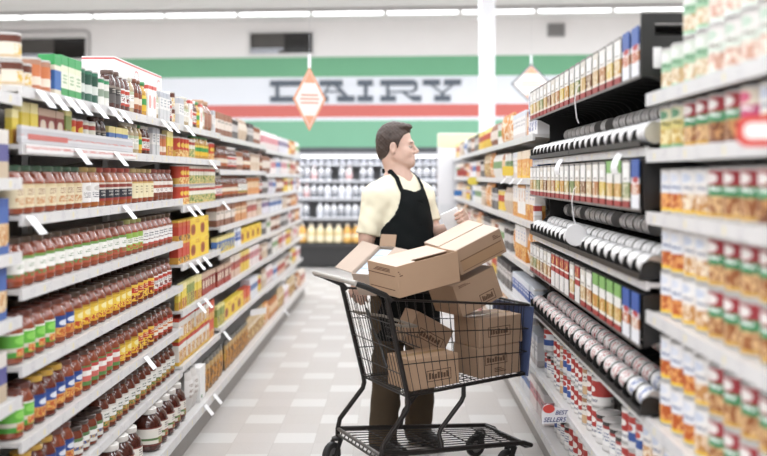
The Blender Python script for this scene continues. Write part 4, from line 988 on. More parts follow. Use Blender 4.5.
# rear posts run down, kick back to the lower frame
RK = {s: P_(0, s * .285, .195) for s in (-1, 1)}; FK = {s: P_(.82, s * .20, .15) for s in (-1, 1)}
for s in (-1, 1):
    q = rb[s] + Vector((.0, s * .008, 0))
    put('rear_post', MB().tube([rt[s] + Vector((-.005, s * .006, .012)), q, q + Vector((.004, 0, -.03)), q + Vector((-.004, 0, -.06)), RK[s] + Vector((.012, 0, .05)), RK[s] + Vector((0, 0, .0)), RK[s] + Vector((0, 0, -.05))], .0125, 10).mesh('rear_post', steelb, smooth=True), cart)
    u0 = .47; e = s * .215
    put('front_leg', MB().tube([P_(u0, e, .478), P_(u0, e, .42), P_(u0 - .012, e, .395), P_(u0 - .125, e, .27), P_(u0 - .135, e, .245), P_(u0 - .132, s * .245, .178)], .0115, 10).mesh('front_leg', steelb, smooth=True), cart)
    put('handle_bracket', MB().tube([rt[s] + Vector((.02, s * .004, -.01)), rt[s] + Vector((-.01, s * .004, .02)), P_(-.075, s * .288, .985), P_(-.125, s * .283, 1.003)], .0135, 10).mesh('handle_bracket', plast, smooth=True), cart)
put('handle', MB().tube([P_(-.125, -.29, 1.004), P_(-.125, .29, 1.004)], .0128, 14).mesh('handle', gripm, smooth=True), cart)
# lower tray
m = MB().tube([RK[-1], FK[-1], FK[-1] + Vector((.05, .012, -.02)), FK[-1] + Vector((.05, .06, -.035)), FK[1] + Vector((.05, -.06, -.035)), FK[1] + Vector((.05, -.012, -.02)), FK[1], RK[1]], .0125, 10)
m.tube([FK[-1], FK[1]], .008, 8)
put('lower_frame', m.mesh('lower_frame', steelb, smooth=True), cart)
m = MB().tube([RK[-1], RK[1]], .009, 8).tube([RK[-1] + Vector((0, 0, -.03)), RK[1] + Vector((0, 0, -.03))], .006, 8)
for i in range(12):
    v = -.27 + i * .049
    m.tube([P_(0, v, .193), P_(0, v + .02, .167)], .0035, 6)
put('rear_bar', m.mesh('rear_bar', mat('bar grey metal', '#6d6a67', .35, .5), smooth=True), cart)
m = MB()
for i in range(1, 11):
    t = i / 11; m.tube([RK[-1].lerp(RK[1], t), FK[-1].lerp(FK[1], t)], .0028, 6)
for t in (.18, .42, .66, .88): m.tube([RK[-1].lerp(FK[-1], t) + Vector((0, 0, -.004)), RK[1].lerp(FK[1], t) + Vector((0, 0, -.004))], .0035, 6)
put('wire_mesh_tray', m.mesh('wire_tray', steelb, smooth=True), cart)
def caster(u, v, ang, r, zf, tr=.035):
    c, s = math.cos(ang), math.sin(ang)
    wl = put('wheel', MB().lathe([(.0, -.008), (r * .55, -.01), (r * .58, -.014), (r * .92, -.016), (r, -.01), (r, .01), (r * .92, .016), (r * .58, .014), (r * .55, .01), (0, .008)], 24, axis='y', mats=[1, 1, 0, 0, 0, 0, 0, 1, 1]).mesh('wheel', [rubber, hubm], smooth=True), cart, (u - tr * c, v - tr * s, r + .001), ang)
    m = MB()
    for e in (-1, 1): m.hexa([(-.014, e * .022 - .0025, -.014), (.014, e * .022 - .0025, -.014), (.014, e * .022 + .0025, -.014), (-.014, e * .022 + .0025, -.014), (tr - .02, e * .022 - .0025, zf - r - .012), (tr + .022, e * .022 - .0025, zf - r - .012), (tr + .022, e * .022 + .0025, zf - r - .012), (tr - .02, e * .022 + .0025, zf - r - .012)])
    m.lathe([(.02, zf - r - .016), (.028, zf - r - .012), (.028, zf - r), (.016, zf - r + .006)], 16, c=(tr, 0, 0))
    m.tube([(0, -.03, 0), (0, .03, 0)], .006, 8)
    put('fork', m.mesh('fork', plast, smooth=True), wl)
caster(-.005, .283, math.radians(35), .068, .15, .05)
caster(-.0, -.285, math.radians(75), .066, .15)
caster(.77, .16, math.radians(10), .058, .135)
caster(.77, -.16, math.radians(15), .058, .135)
put('nose_panel', MB().hexa([fb[-1] + Vector((.012, -.006, -.01)), fb[-1] + Vector((.02, -.006, -.01)), fb[1] + Vector((.02, .006, -.01)), fb[1] + Vector((.012, .006, -.01)), ft[-1] + Vector((.016, -.006, -.01)), ft[-1] + Vector((.026, -.006, -.01)), ft[1] + Vector((.026, .006, -.01)), ft[1] + Vector((.016, .006, -.01))]).mesh('nose_panel', mat('cart nose blue', '#4c5a82', .45), bevel=.003), cart, label='blue plastic nose panel')
# child seat: folded flap with its pale rail and a dark strap
put('seat_rail', MB().tube([P_(.075, -.262, .80), P_(.12, -.262, .79), P_(.22, -.2, .775), P_(.22, .2, .775), P_(.12, .262, .79), P_(.075, .262, .80)], .007, 8).mesh('seat_rail', mat('seat rail grey', '#8d8477', .45), smooth=True), cart)
m = MB()
for i in range(1, 10):
    v = -.2 + i * .04; m.tube([P_(.22, v, .775), P_(.24, v, .67)], .002, 5)
m.tube([P_(.23, -.2, .72), P_(.23, .2, .72)], .0025, 5).tube([P_(.24, -.2, .67), P_(.24, .2, .67)], .003, 5)
put('wire_mesh_seat', m.mesh('wire_seat', steelb, smooth=True), cart)
st = [P_(.09, .12 - .03 * i, .83 - .027 * i + .012 * math.sin(i * 1.3)) for i in range(10)]
put('seat_strap', MB().tube(st, .0065, 6).mesh('seat_strap', plast, smooth=True), cart)

# ------------------------------------------------------------------ cardboard boxes
def card_mat(name, base):
    t = NT(name); pbr(t, .7, 0, .25)
    n = t.noise(t.coord('Object'), 9, 4); g = t.noise(t.coord('Object'), 120, 2)
    c = lin(base); d = tuple(x * .88 for x in c[:3]) + (1,)
    t.put(t.b.inputs['Base Color'], t.mix(t.math('ADD', t.math('MULTIPLY', n, .7), t.math('MULTIPLY', g, .3)), d, c))
    return t.m
kraft = card_mat('kraft cardboard', '#c3a183'); kraft2 = card_mat('kraft cardboard dull', '#b2947a'); kraft3 = card_mat('kraft cardboard pale', '#c6b2a2'); pale_in = card_mat('pale cardboard inside', '#dcc6b4')
ink = mat('carton ink', '#6a4a36', .7); inkd = mat('carton dark ink', '#634936', .7); tape = mat('clear packing tape', '#c9a67c', .25)
lab_m = D('carton label panel', [(0, '#7a5c44'), (.06, '#a98766'), (.9, '#7a5c44')], pics=[(.1, .88, .04, .3, '#6a4f3c', '#a98766', 5), (.1, .88, .55, .97, '#7a6048', '#a3825f', 7)])
TH = .004
def frame(o, ex, ey, ez):
    """unit vectors of a box: ex along its long side, ey into it (away from us), ez up"""
    M = Matrix((ex.normalized(), ey.normalized(), ez.normalized())).transposed().to_4x4(); M.translation = o
    return M
def axes(yaw, pitch=0.0, roll=0.0):
    R = Matrix.Rotation(yaw, 3, 'Z') @ Matrix.Rotation(-pitch, 3, 'Y') @ Matrix.Rotation(roll, 3, 'X')
    return R.col[0], R.col[1], R.col[2]
def cbox(name, label, corner, ax, dims, m, stamps=(), flaps=None, top=False, group='cardboard boxes in the cart'):
    """corner: the near, left, lower corner; flaps None = taped shut"""
    L, Dp, H = dims
    o = put(name, None, None, label=label, category='box', group=group)
    o.matrix_world = frame(Vector(corner), *ax)
    if flaps is None:
        put('carton', MB().box(0, L, 0, Dp, 0, H).mesh('carton', m, bevel=.003), o)
        put('tape', MB().box(0.001, L - .001, Dp / 2 - .024, Dp / 2 + .024, H + .0003, H + .0009).mesh('tape', tape), o)
        if top:
            put('flap', MB().box(.002, L - .002, .001, Dp * .49, H + .001, H + .003).mesh('flap', pale_in), o)
            put('flap', MB().box(.002, L - .002, Dp * .51, Dp - .001, H + .001, H + .006).mesh('flap', pale_in), o)
    else:
        b = MB().box(0, L, 0, Dp, 0, TH).box(0, L, 0, TH, TH, H).box(0, L, Dp - TH, Dp, TH, H).box(0, TH, TH, Dp - TH, TH, H).box(L - TH, L, TH, Dp - TH, TH, H)
        put('carton', b.mesh('carton', m), o)
        for side, ang, fl in flaps:            # ang from level, folded outwards positive
            c, s = math.cos(ang), math.sin(ang)
            if side == 'near': q = MB().obox((.003, 0, H), (L - .006, 0, 0), (0, -fl * c, fl * s), (0, TH * s, TH * c))
            elif side == 'far': q = MB().obox((.003, Dp, H), (L - .006, 0, 0), (0, fl * c, fl * s), (0, -TH * s, TH * c))
            elif side == 'start': q = MB().obox((0, .003, H), (0, Dp - .006, 0), (-fl * c, 0, fl * s), (TH * s, 0, TH * c))
            else: q = MB().obox((L, .003, H), (0, Dp - .006, 0), (fl * c, 0, fl * s), (-TH * s, 0, TH * c))
            put('flap', q.mesh('flap', pale_in), o)
    for (face, x0, x1, z0, z1, kind_) in stamps:
        e = .0006
        q = MB()
        def rc(a, b, c, d):
            if face == 'near': q.box(a, b, -e, -.0001, c, d)
            elif face == 'start': q.box(-e, -.0001, a, b, c, d)
            else: q.box(a, b, c, d, H + .0001, H + e)
        if kind_ == 'frame':
            w = .004
            rc(x0, x1, z0, z0 + w); rc(x0, x1, z1 - w, z1); rc(x0, x0 + w, z0 + w, z1 - w); rc(x1 - w, x1, z0 + w, z1 - w)
            n = 7
            for k in range(n):
                a = x0 + .012 + (x1 - x0 - .024) * k / n; rc(a, a + (x1 - x0) * .09, z0 + .012, z1 - .012 - (k % 3) * .004)
            put('printed_stamp', q.mesh('stamp', inkd), o)
        elif kind_ == 'lines':
            for k in range(3):
                zz = z0 + (z1 - z0) * k / 3; rc(x0, x1 - (k * .013) % .03, zz, zz + (z1 - z0) * .17)
            put('printed_stamp', q.mesh('stamp', ink), o)
        elif kind_ == 'panel':
            rc(x0, x1, z0, z1); put('printed_stamp', q.mesh('panel', lab_m), o)
        elif kind_ == 'line':
            rc(x0, x1, z0, z1); put('printed_stamp', q.mesh('line', ink), o)
    return o
def on(u, v, z): return cw(u, v, z)
AX0 = axes(CA)
# low in the basket
cbox('cardboard_box', 'cardboard box low in the cart basket behind the rear gate', on(.172, -.246, .472), axes(CA + .1, .053), (.275, .225, .15), kraft, [('near', .09, .23, .03, .085, 'frame')])
cbox('cardboard_box', 'lower of two stacked cardboard boxes at the cart nose', on(.572, -.196, .492), axes(CA + .1, .053), (.25, .23, .15), kraft2, [('near', .035, .17, .06, .11, 'frame'), ('near', .09, .16, .02, .045, 'lines')])
cbox('cardboard_box', 'upper of two stacked cardboard boxes at the cart nose', on(.570, -.196, .6445), axes(CA + .09, .053), (.262, .23, .142), kraft2, [('near', .055, .19, .045, .095, 'frame')])
cbox('cardboard_box', 'tilted cardboard box wedged in the middle of the cart basket', on(.25, .005, .672), axes(CA, -.5), (.23, .16, .165), kraft2, [('near', .05, .2, .05, .1, 'frame')])
# the heap above the rim
cbox('cardboard_box', 'tilted brown cardboard box resting over the cart nose under another box', on(.49, -.17, .80), axes(CA + .05, .37), (.255, .28, .165), kraft2, [('near', .125, .215, .012, .062, 'frame'), ('near', .03, .1, .14, .155, 'lines')])
cbox('cardboard_box', 'tilted cardboard box with printed label strip on top of the heap', on(.47, -.19, 1.008), axes(CA + .02, .4, .1), (.285, .3, .128), kraft2, [('near', .02, .15, .012, .072, 'panel'), ('near', .15, .27, .012, .072, 'panel'), ('near', .23, .275, .09, .115, 'lines')], top=True)
cbox('cardboard_box', 'big open tan cardboard box hanging over the near cart rim', cw(.078, -.322, .930), axes(math.radians(34), .165, .06), (.36, .25, .15), kraft,
     [('start', .06, .2, .115, .135, 'lines'), ('start', .02, .25, .098, .102, 'line'), ('start', .03, .24, .03, .034, 'line'), ('near', .012, .03, .1, .13, 'lines')],
     flaps=[('far', PI + .04, .17), ('start', PI - .03, .11)])
# ------------------------------------------------------------------ the man: surfaces grown from tapered limbs (smooth union), meshed with surface nets
def snet(fn, lo, hi, res):
    """res: one grid step, or three lists of grid lines; only nodes near the surface are evaluated in full"""
    if isinstance(res, (int, float)):
        lo, hi = np.array(lo, float), np.array(hi, float)
        n = np.ceil((hi - lo) / res).astype(int) + 1
        ax = [lo[i] + res * np.arange(n[i]) for i in range(3)]
    else: ax = [np.array(a, float) for a in res]
    n = np.array([len(a) for a in ax]); st = 4
    def ev(a):
        X, Y, Z = np.meshgrid(*a, indexing='ij'); return fn(np.stack([X, Y, Z], -1).reshape(-1, 3)).reshape([len(q) for q in a])
    cs = [np.minimum(np.arange(0, k + st, st), k - 1) for k in n]
    Fc = ev([a[c_] for a, c_ in zip(ax, cs)])
    near = [np.clip((np.arange(k) + st // 2) // st, 0, len(c_) - 1) for k, c_ in zip(n, cs)]
    F = Fc[np.ix_(*near)].copy()
    step = max(float(np.max(np.diff(a))) for a in ax)
    sel = np.argwhere(np.abs(F) < step * st * 1.6 + .012)
    pts = np.stack([ax[k][sel[:, k]] for k in range(3)], 1)
    F[tuple(sel.T)] = np.concatenate([fn(pts[q:q + 400000]) for q in range(0, len(pts), 400000)])
    S = F < 0
    c = [S[a:n[0] - 1 + a, b:n[1] - 1 + b, d:n[2] - 1 + d] for a in (0, 1) for b in (0, 1) for d in (0, 1)]
    tot = sum(x.astype(int) for x in c); act = (tot > 0) & (tot < 8)
    idx = -np.ones(act.shape, int); ii = np.argwhere(act); idx[act] = np.arange(len(ii))
    acc = np.zeros((len(ii), 3)); cnt = np.zeros(len(ii))
    cor = [(a, b, d) for a in (0, 1) for b in (0, 1) for d in (0, 1)]
    for p in range(8):
        for q in range(p + 1, 8):
            df = [abs(cor[p][k] - cor[q][k]) for k in range(3)]
            if sum(df) != 1: continue
            fa = F[ii[:, 0] + cor[p][0], ii[:, 1] + cor[p][1], ii[:, 2] + cor[p][2]]; fb_ = F[ii[:, 0] + cor[q][0], ii[:, 1] + cor[q][1], ii[:, 2] + cor[q][2]]
            m = (fa < 0) != (fb_ < 0); t = np.where(m, fa / np.where(m, fa - fb_, 1), 0)
            pos = np.array(cor[p])[None] + (np.array(cor[q]) - np.array(cor[p]))[None] * t[:, None]
            acc += np.where(m[:, None], pos, 0); cnt += m
    G = ii + acc / cnt[:, None]
    V = np.stack([np.interp(G[:, k], np.arange(n[k]), ax[k]) for k in range(3)], 1)
    Q = []
    for axs in range(3):
        sl0 = [slice(None)] * 3; sl1 = [slice(None)] * 3; sl0[axs] = slice(0, -1); sl1[axs] = slice(1, None)
        a, b = S[tuple(sl0)], S[tuple(sl1)]
        e = np.argwhere(a != b); o1, o2 = [k for k in range(3) if k != axs]
        e = e[(e[:, o1] > 0) & (e[:, o2] > 0) & (e[:, o1] < n[o1] - 1) & (e[:, o2] < n[o2] - 1)]
        def g(d1, d2):
            k = e.copy(); k[:, o1] += d1; k[:, o2] += d2; return idx[k[:, 0], k[:, 1], k[:, 2]]
        q = np.stack([g(-1, -1), g(0, -1), g(0, 0), g(-1, 0)], 1)
        fl = a[tuple(e.T)] ^ (axs == 1)
        q[~fl] = q[~fl][:, ::-1]
        Q.append(q)
    return V, np.concatenate(Q)
def smin(a, b, k):
    h = np.clip(.5 + .5 * (b - a) / k, 0, 1); return b * (1 - h) + a * h - k * h * (1 - h)
def cap(p, a, b, ra, rb):
    a, b = np.array(a, float), np.array(b, float); ab = b - a
    t = np.clip(((p - a) @ ab) / (ab @ ab), 0, 1)
    return np.linalg.norm(p - a - t[:, None] * ab, axis=1) - (ra + (rb - ra) * t)
def ell(p, c, r, R=None):
    q = p - np.array(c, float)
    if R is not None: q = q @ R
    r = np.array(r, float); k0 = np.linalg.norm(q / r, axis=1); k1 = np.linalg.norm(q / (r * r), axis=1)
    return k0 * (k0 - 1) / np.maximum(k1, 1e-9)
def uni(ds, k):
    d = ds[0]
    for e in ds[1:]: d = smin(d, e, k)
    return d
MC = np.array([.035, 5.67, 0.0])                      # where he stands
f2 = np.array([.66, -.75]); f2 = f2 / np.linalg.norm(f2)
FW = np.array([f2[0], f2[1], 0]); RT_ = np.array([f2[1], -f2[0], 0])       # his front, his right hand side
def bp(r, f, z): return MC + RT_ * r + FW * f + np.array([0, 0, z])
BR = np.stack([RT_, FW, np.array([0, 0, 1.0])], 1)    # columns: right, front, up
hd = np.array([.985, -.17, 0]); hd /= np.linalg.norm(hd)
HF, HR = hd, np.array([hd[1], -hd[0], 0])
HC = np.array([.008, 5.665, 1.668])                   # middle of the head
def hp(f, r, z): return HC + HF * f + HR * r + np.array([0, 0, z])
HB = np.stack([HF, HR, np.array([0, 0, 1.0])], 1)
# joints
shR, shL = bp(.178, -.01, 1.392), bp(-.155, -.01, 1.392)
elR, wrR = bp(.235, .0, 1.145), np.array([-.195, 5.53, .945])
elR = np.array([-.15, 5.532, 1.175])
elL, wrL = np.array([.222, 5.735, 1.18]), np.array([.325, 5.535, 1.228])
hipR, hipL = bp(.095, 0, .93), bp(-.095, 0, .93)
knR, ftR = bp(.12, .03, .50), bp(.14, .0, .085)
knL, ftL = bp(-.125, .03, .50), bp(-.15, -.03, .085)
def torso(p, g=0.0):
    return uni([ell(p, bp(0, .0, 1.31), (.17 + g, .118 + g, .17 + g), BR), ell(p, bp(0, .02, 1.12), (.168 + g, .128 + g, .19 + g), BR), ell(p, bp(0, -.005, .96), (.172 + g, .125 + g, .14 + g), BR),
                cap(p, bp(.03, -.015, 1.468), shR + np.array([0, 0, -.005]), .055 + g, .06 + g), cap(p, bp(-.03, -.015, 1.468), shL + np.array([0, 0, -.005]), .055 + g, .06 + g)], .07)
def fingers(p, base, dirs, r):
    ds = []
    return ds
# left hand: holds the white carton from its far right edge, fingers curled over the face we see
WB = Vector((.312, 5.475, 1.258))
bxx = Vector((.80, -.42, .38)).normalized(); bzz = Vector((-.40, -.05, .92)); bzz = (bzz - bxx * bzz.dot(bxx)).normalized(); byy = bzz.cross(bxx)
WBM = Matrix((bxx, byy, bzz)).transposed().to_4x4(); WBM.translation = WB
WW, WD, WH = .1, .034, .125
def wb(x, y, z): return np.array(WBM @ Vector((x, y, z)))
def handL(p):
    palm = uni([cap(p, wrL, wb(WW / 2 - .012, WD / 2 + .03, -.016), .025, .022), ell(p, wb(WW / 2 - .008, WD / 2 + .024, .002), (.028, .0185, .038), np.array(WBM.to_3x3()))], .02)
    ds = [palm]
    for k, (z, ln) in enumerate(((.034, .030), (.014, .036), (-.006, .033), (-.025, .026))):
        a = wb(WW / 2 + .012, WD / 2 + .014, z * .9); b = wb(WW / 2 + .0125, -WD / 2 - .0095, z); c = wb(WW / 2 + .014 - ln, -WD / 2 - .0112, z - .003)
        ds.append(np.minimum(cap(p, a, b, .0098, .0092), cap(p, b, c, .0092, .0076)))
    d = ds[0]
    for e in ds[1:]: d = smin(d, e, .006)
    th = smin(cap(p, wb(WW / 2 - .02, WD / 2 + .024, .015), wb(WW / 2 - .035, WD / 2 + .018, .045), .012, .0105), cap(p, wb(WW / 2 - .035, WD / 2 + .018, .045), wb(WW / 2 - .058, WD / 2 + .0115, .05), .0105, .009), .006)
    return smin(d, th, .008)
def handR(p):
    # right hand, fingers folded over the far wall of the open carton
    w = wrR; fwd = np.array([.05, -.12, -1.0]); fwd /= np.linalg.norm(fwd); side = np.array([.9, -.38, 0]); side /= np.linalg.norm(side); dn = np.cross(fwd, side)
    if dn[2] > 0: dn = -dn
    k0 = w + fwd * .085
    ds = [uni([cap(p, w, w + fwd * .05, .027, .03), cap(p, w + fwd * .03 - side * .022, k0 - side * .03, .02, .016), cap(p, w + fwd * .03 + side * .022, k0 + side * .03, .02, .016)], .02)]
    d = ds[0]
    for s, ln in ((-.033, .062), (-.011, .074), (.011, .070), (.032, .055)):
        a = k0 + side * s - fwd * .01; b = a + fwd * ln * .55 + dn * .008; c = b + fwd * ln * .25 + dn * ln * .42
        d = smin(d, np.minimum(cap(p, a, b, .0098, .0092), cap(p, b, c, .0092, .0075)), .006)
    t0 = w + fwd * .03 - side * .028; t1 = t0 + fwd * .035 - side * .028 + dn * .008; t2 = t1 + fwd * .03 + dn * .016
    return smin(d, smin(cap(p, t0, t1, .013, .011), cap(p, t1, t2, .011, .009), .006), .01)
def face(p):
    skull = ell(p, hp(-.012, 0, .028), (.094, .075, .092), HB)
    jaw = uni([ell(p, hp(.04, 0, -.05), (.058, .058, .07), HB), cap(p, hp(.075, .014, -.098), hp(.075, -.014, -.098), .021, .021), cap(p, hp(.0, .05, -.06), hp(.07, .02, -.092), .02, .018), cap(p, hp(.0, -.05, -.06), hp(.07, -.02, -.092), .02, .018)], .03)
    d = smin(skull, jaw, .035)
    brow = cap(p, hp(.084, .03, .014), hp(.084, -.03, .014), .010, .010)
    d = smin(d, brow, .02)
    chk = uni([ell(p, hp(.064, .038, -.04), (.026, .02, .024), HB), ell(p, hp(.064, -.038, -.042), (.026, .02, .024), HB)], .01)
    d = smin(d, chk, .02)
    nose = uni([cap(p, hp(.088, 0, .004), hp(.116, 0, -.032), .0085, .0105), cap(p, hp(.106, .010, -.039), hp(.106, -.010, -.039), .0085, .0085)], .008)
    d = smin(d, nose, .010)
    lips = uni([cap(p, hp(.0925, .018, -.062), hp(.0925, -.018, -.062), .0075, .0075), cap(p, hp(.0905, .016, -.074), hp(.0905, -.016, -.074), .0078, .0078)], .004)
    d = smin(d, lips, .008)
    for s in (1, -1):
        d = -smin(-d, ell(p, hp(.094, s * .031, -.008), (.012, .015, .0095), HB), .008)          # eye sockets
        ear = smin(ell(p, hp(-.006, s * .079, -.016), (.019, .0075, .031), HB), ell(p, hp(-.006, s * .072, -.036), (.012, .010, .016), HB), .006)
        ear = -smin(-ear, ell(p, hp(-.002, s * .088, -.014), (.011, .008, .02), HB), .004)
        d = smin(d, ear, .006)
    d = -smin(-d, cap(p, hp(.1025, .016, -.0682), hp(.1025, -.016, -.0682), .0022, .0022), .003)
    return d
def neck(p): return uni([cap(p, hp(-.03, 0, -.06), bp(0, -.02, 1.47), .056, .062), cap(p, bp(.05, -.02, 1.46), bp(-.05, -.02, 1.46), .05, .05), cap(p, hp(.03, 0, -.1), bp(0, .03, 1.47), .03, .035)], .05)
def arms(p):
    a = smin(cap(p, shR, elR, .05, .042), cap(p, elR, wrR, .042, .027), .02)
    b = smin(cap(p, shL, elL, .05, .042), cap(p, elL, wrL, .042, .027), .02)
    return np.minimum(a, b)
def legs(p):
    return np.minimum(smin(cap(p, hipR, knR, .082, .055), cap(p, knR, ftR, .055, .04), .03), smin(cap(p, hipL, knL, .082, .055), cap(p, knL, ftL, .055, .04), .03))
def body(p):
    d = smin(torso(p, -.012), arms(p), .035); d = smin(d, legs(p), .05); d = smin(d, neck(p), .03); d = smin(d, face(p), .015)
    d = smin(d, handL(p), .012); d = smin(d, handR(p), .012)
    for a, s in ((ftR, 1), (ftL, -1)): d = smin(d, cap(p, a + np.array([0, 0, -.03]), a + FW * .14 + np.array([0, 0, -.045]), .035, .028), .03)
    return d
def nz(p, sc, amp, ph=0.0):
    q = p * sc
    return amp * (np.sin(q[:, 0] * 1.7 + 1.3 * np.sin(q[:, 2] * .9 + ph)) * np.sin(q[:, 2] * 1.1 + 1.1 * np.sin(q[:, 1] * 1.3 + ph)) + .5 * np.sin(q[:, 2] * 2.3 + q[:, 0] * 1.9 + ph))
def tog(name, fn, lo, hi, res, mats, parent, pick=None, label=None):
    V, Qd = snet(fn, lo, hi, res)
    me = bpy.data.meshes.new(name); me.from_pydata(V.tolist(), [], Qd.tolist())
    for m in mats: me.materials.append(m)
    import bmesh
    bm = bmesh.new(); bm.from_mesh(me)
    # keep the one connected surface
    bmesh.ops.recalc_face_normals(bm, faces=bm.faces[:])
    bm.verts.index_update(); seen = set(); comps = []
    for v in bm.verts:
        if v.index in seen: continue
        st, c = [v], []; seen.add(v.index)
        while st:
            x = st.pop(); c.append(x)
            for e in x.link_edges:
                o_ = e.other_vert(x)
                if o_.index not in seen: seen.add(o_.index); st.append(o_)
        comps.append(c)
    comps.sort(key=len)
    for c in comps[:-1]: bmesh.ops.delete(bm, geom=c, context='VERTS')
    for f in bm.faces: f.smooth = True
    bmesh.ops.smooth_vert(bm, verts=bm.verts[:], factor=.3, use_axis_x=True, use_axis_y=True, use_axis_z=True)
    if pick:
        for f in bm.faces: f.material_index = pick(np.array(f.calc_center_median()))
    bm.to_mesh(me); bm.free(); me.update()
    return put(name, me, parent, label=label)
def skin_mat():
    t = NT('skin'); pbr(t, .48, 0, .4); t.b.inputs['Subsurface Weight'].default_value = .12; t.b.inputs['Subsurface Radius'].default_value = (.012, .005, .003)
    n = t.noise(t.coord('Object'), 30, 3)
    t.put(t.b.inputs['Base Color'], t.mix(n, lin('#cda592'), lin('#dcb9a8')))
    return t.m
skin = skin_mat(); lipm = mat('lips', '#b06e62', .45); hairm = mat('hair dark brown', '#4a3a32', .55, vary=.35, scale=60)
shirtm = mat('shirt pale yellow', '#f3ecd0', .85, spec=.2, vary=.02); apr = mat('apron black', '#15191a', .85, spec=.15, vary=.1); trm = mat('trousers khaki brown', '#584a3a', .85, spec=.2, vary=.08)
shm = mat('shoe black', '#1f1b19', .4, vary=.1)
def pick_skin(c):
    q = (c - HC) @ HB
    return 1 if (q[0] > .086 and abs(q[1]) < .021 and -.082 < q[2] < -.054) else 0
def lines(*segs):
    out = []
    for a, b, r in segs: out += list(np.arange(a, b - r * .4, r))
    return out + [segs[-1][1]]
man = tog('person', body, None, None, (lines((-.33, -.16, .008), (-.16, .16, .0038), (.16, .24, .007), (.24, .46, .0045)), lines((5.2, 5.40, .008), (5.40, 5.53, .005), (5.53, 5.80, .0042), (5.80, 6.02, .009)), lines((-.01, .74, .013), (.74, 1.0, .0065), (1.0, 1.12, .01), (1.12, 1.32, .0048), (1.32, 1.50, .008), (1.50, 1.84, .0036))), [skin, lipm], None, None)
man['label'] = 'man in pale yellow shirt and black apron standing behind the cart, looking sideways'; man['category'] = 'person'
# the head again at finer grain would be a second body, so the whole figure is meshed finely where the face and hands are
def hair(p):
    q = (p - HC) @ HB
    d = smin(ell(p, hp(-.014, 0, .033), (.102, .083, .1), HB), ell(p, hp(-.06, 0, -.03), (.05, .062, .06), HB), .03)
    d = smin(d, ell(p, hp(.045, .01, .102), (.045, .045, .02), HB), .02)
    d = d + nz(q, 150, .0014) + nz(q[:, [2, 0, 1]], 90, .0012)
    f, z = q[:, 0], q[:, 2]
    line = np.interp(f, [-.12, -.075, -.045, -.035, -.005, .0, .02, .03, .05, .075, .1], [-.09, -.082, -.062, -.045, .02, -.012, -.018, .02, .055, .072, .08])
    d = np.maximum(d, line - z)
    ear = ell(p, hp(-.006, 1 * .079, -.016), (.022, .03, .034), HB); ear2 = ell(p, hp(-.006, -.079, -.016), (.022, .03, .034), HB)
    return np.maximum(d, -np.minimum(ear, ear2))
tog('hair', hair, HC - .16, HC + .17, .004, [hairm], man)
for s in (1, -1):
    e = MB().lathe([(0, -.0125), (.006, -.0108), (.0108, -.006), (.0125, 0), (.0108, .006), (.006, .0108), (0, .0125)], 16)
    eo = put('eye', e.mesh('eye', mat('eye white', '#b9aca2', .2), smooth=True), man, tuple(hp(.0785, s * .031, -.009)))
    ir = MB().lathe([(0, 0), (.0055, -.0006), (.0056, -.002), (0, -.002)], 14)
    io = put('iris', ir.mesh('iris', mat('iris brown', '#2e211a', .15), smooth=True), eo)
    dv = Vector(HF); io.matrix_local = Matrix.Translation(dv * .0131) @ dv.to_track_quat('Z', 'Y').to_matrix().to_4x4()
    m = MB().tube([tuple(hp(.0915, s * .012, .012)), tuple(hp(.093, s * .028, .017)), tuple(hp(.0835, s * .05, .012))], [.003, .0036, .002], 8)
    put('eyebrow', m.mesh('eyebrow', hairm, smooth=True), man)
    m = MB().tube([tuple(hp(.0865, s * .018, -.003)), tuple(hp(.0925, s * .03, .0012)), tuple(hp(.082, s * .046, -.005))], [.002, .0028, .002], 8)
    put('eyelid', m.mesh('eyelid', skin, smooth=True), man)
def shirt(p):
    q = (p - MC) @ BR
    slv = np.minimum(cap(p, shR, shR + (elR - shR) * .96, .068, .062), cap(p, shL, shL + (elL - shL) * .72, .066, .06))
    d = smin(torso(p, .006), slv, .04) + nz(p, 34, .0022) + nz(p[:, [2, 0, 1]], 17, .002, 1.0)
    d = np.maximum(d, -ell(p, bp(0, .03, 1.572), (.07, .074, .095), BR))
    hemR = ((p - (shR + (elR - shR) * .96)) @ ((elR - shR) / np.linalg.norm(elR - shR))); hemL = ((p - (shL + (elL - shL) * .72)) @ ((elL - shL) / np.linalg.norm(elL - shL)))
    d = np.where((np.linalg.norm(p - elR, axis=1) < .13), np.maximum(d, hemR), d); d = np.where((np.linalg.norm(p - elL, axis=1) < .13), np.maximum(d, hemL), d)
    return np.maximum(d, .90 - p[:, 2])
tog('shirt', shirt, (-.30, 5.36, .86), (.42, 6.0, 1.56), .0065, [shirtm], man)
def apron(p):
    q = (p - MC) @ BR; r, f, z = q[:, 0], q[:, 1], q[:, 2]
    base = smin(torso(p, .006), ell(p, bp(0, .03, 1.0), (.18, .135, .2), BR), .06)
    low = np.maximum(cap(p, bp(0, .015, 1.0), bp(0, .03, .6), .175, .185), -np.inf)
    base = np.where(z < 1.05, smin(base, low, .05), base)
    outer = base - .014 + nz(p, 26, .0016, 2.0); shell = np.maximum(outer, -(base - .004))
    w = np.interp(z, [.55, 1.0, 1.16, 1.24, 1.31, 1.375, 1.43, 1.46], [.21, .21, .20, .168, .125, .10, .085, .082])
    top = 1.415 + .02 * np.abs(r) / .08
    m = np.maximum.reduce([np.abs(r) - w, z - top, .62 - z, -(f - np.interp(z, [.6, 1.0, 1.2, 1.3], [-.02, -.03, -.02, .02]))])
    return np.maximum(shell, m)
tog('apron', apron, (-.25, 5.30, .58), (.40, 5.95, 1.50), .006, [apr], man)
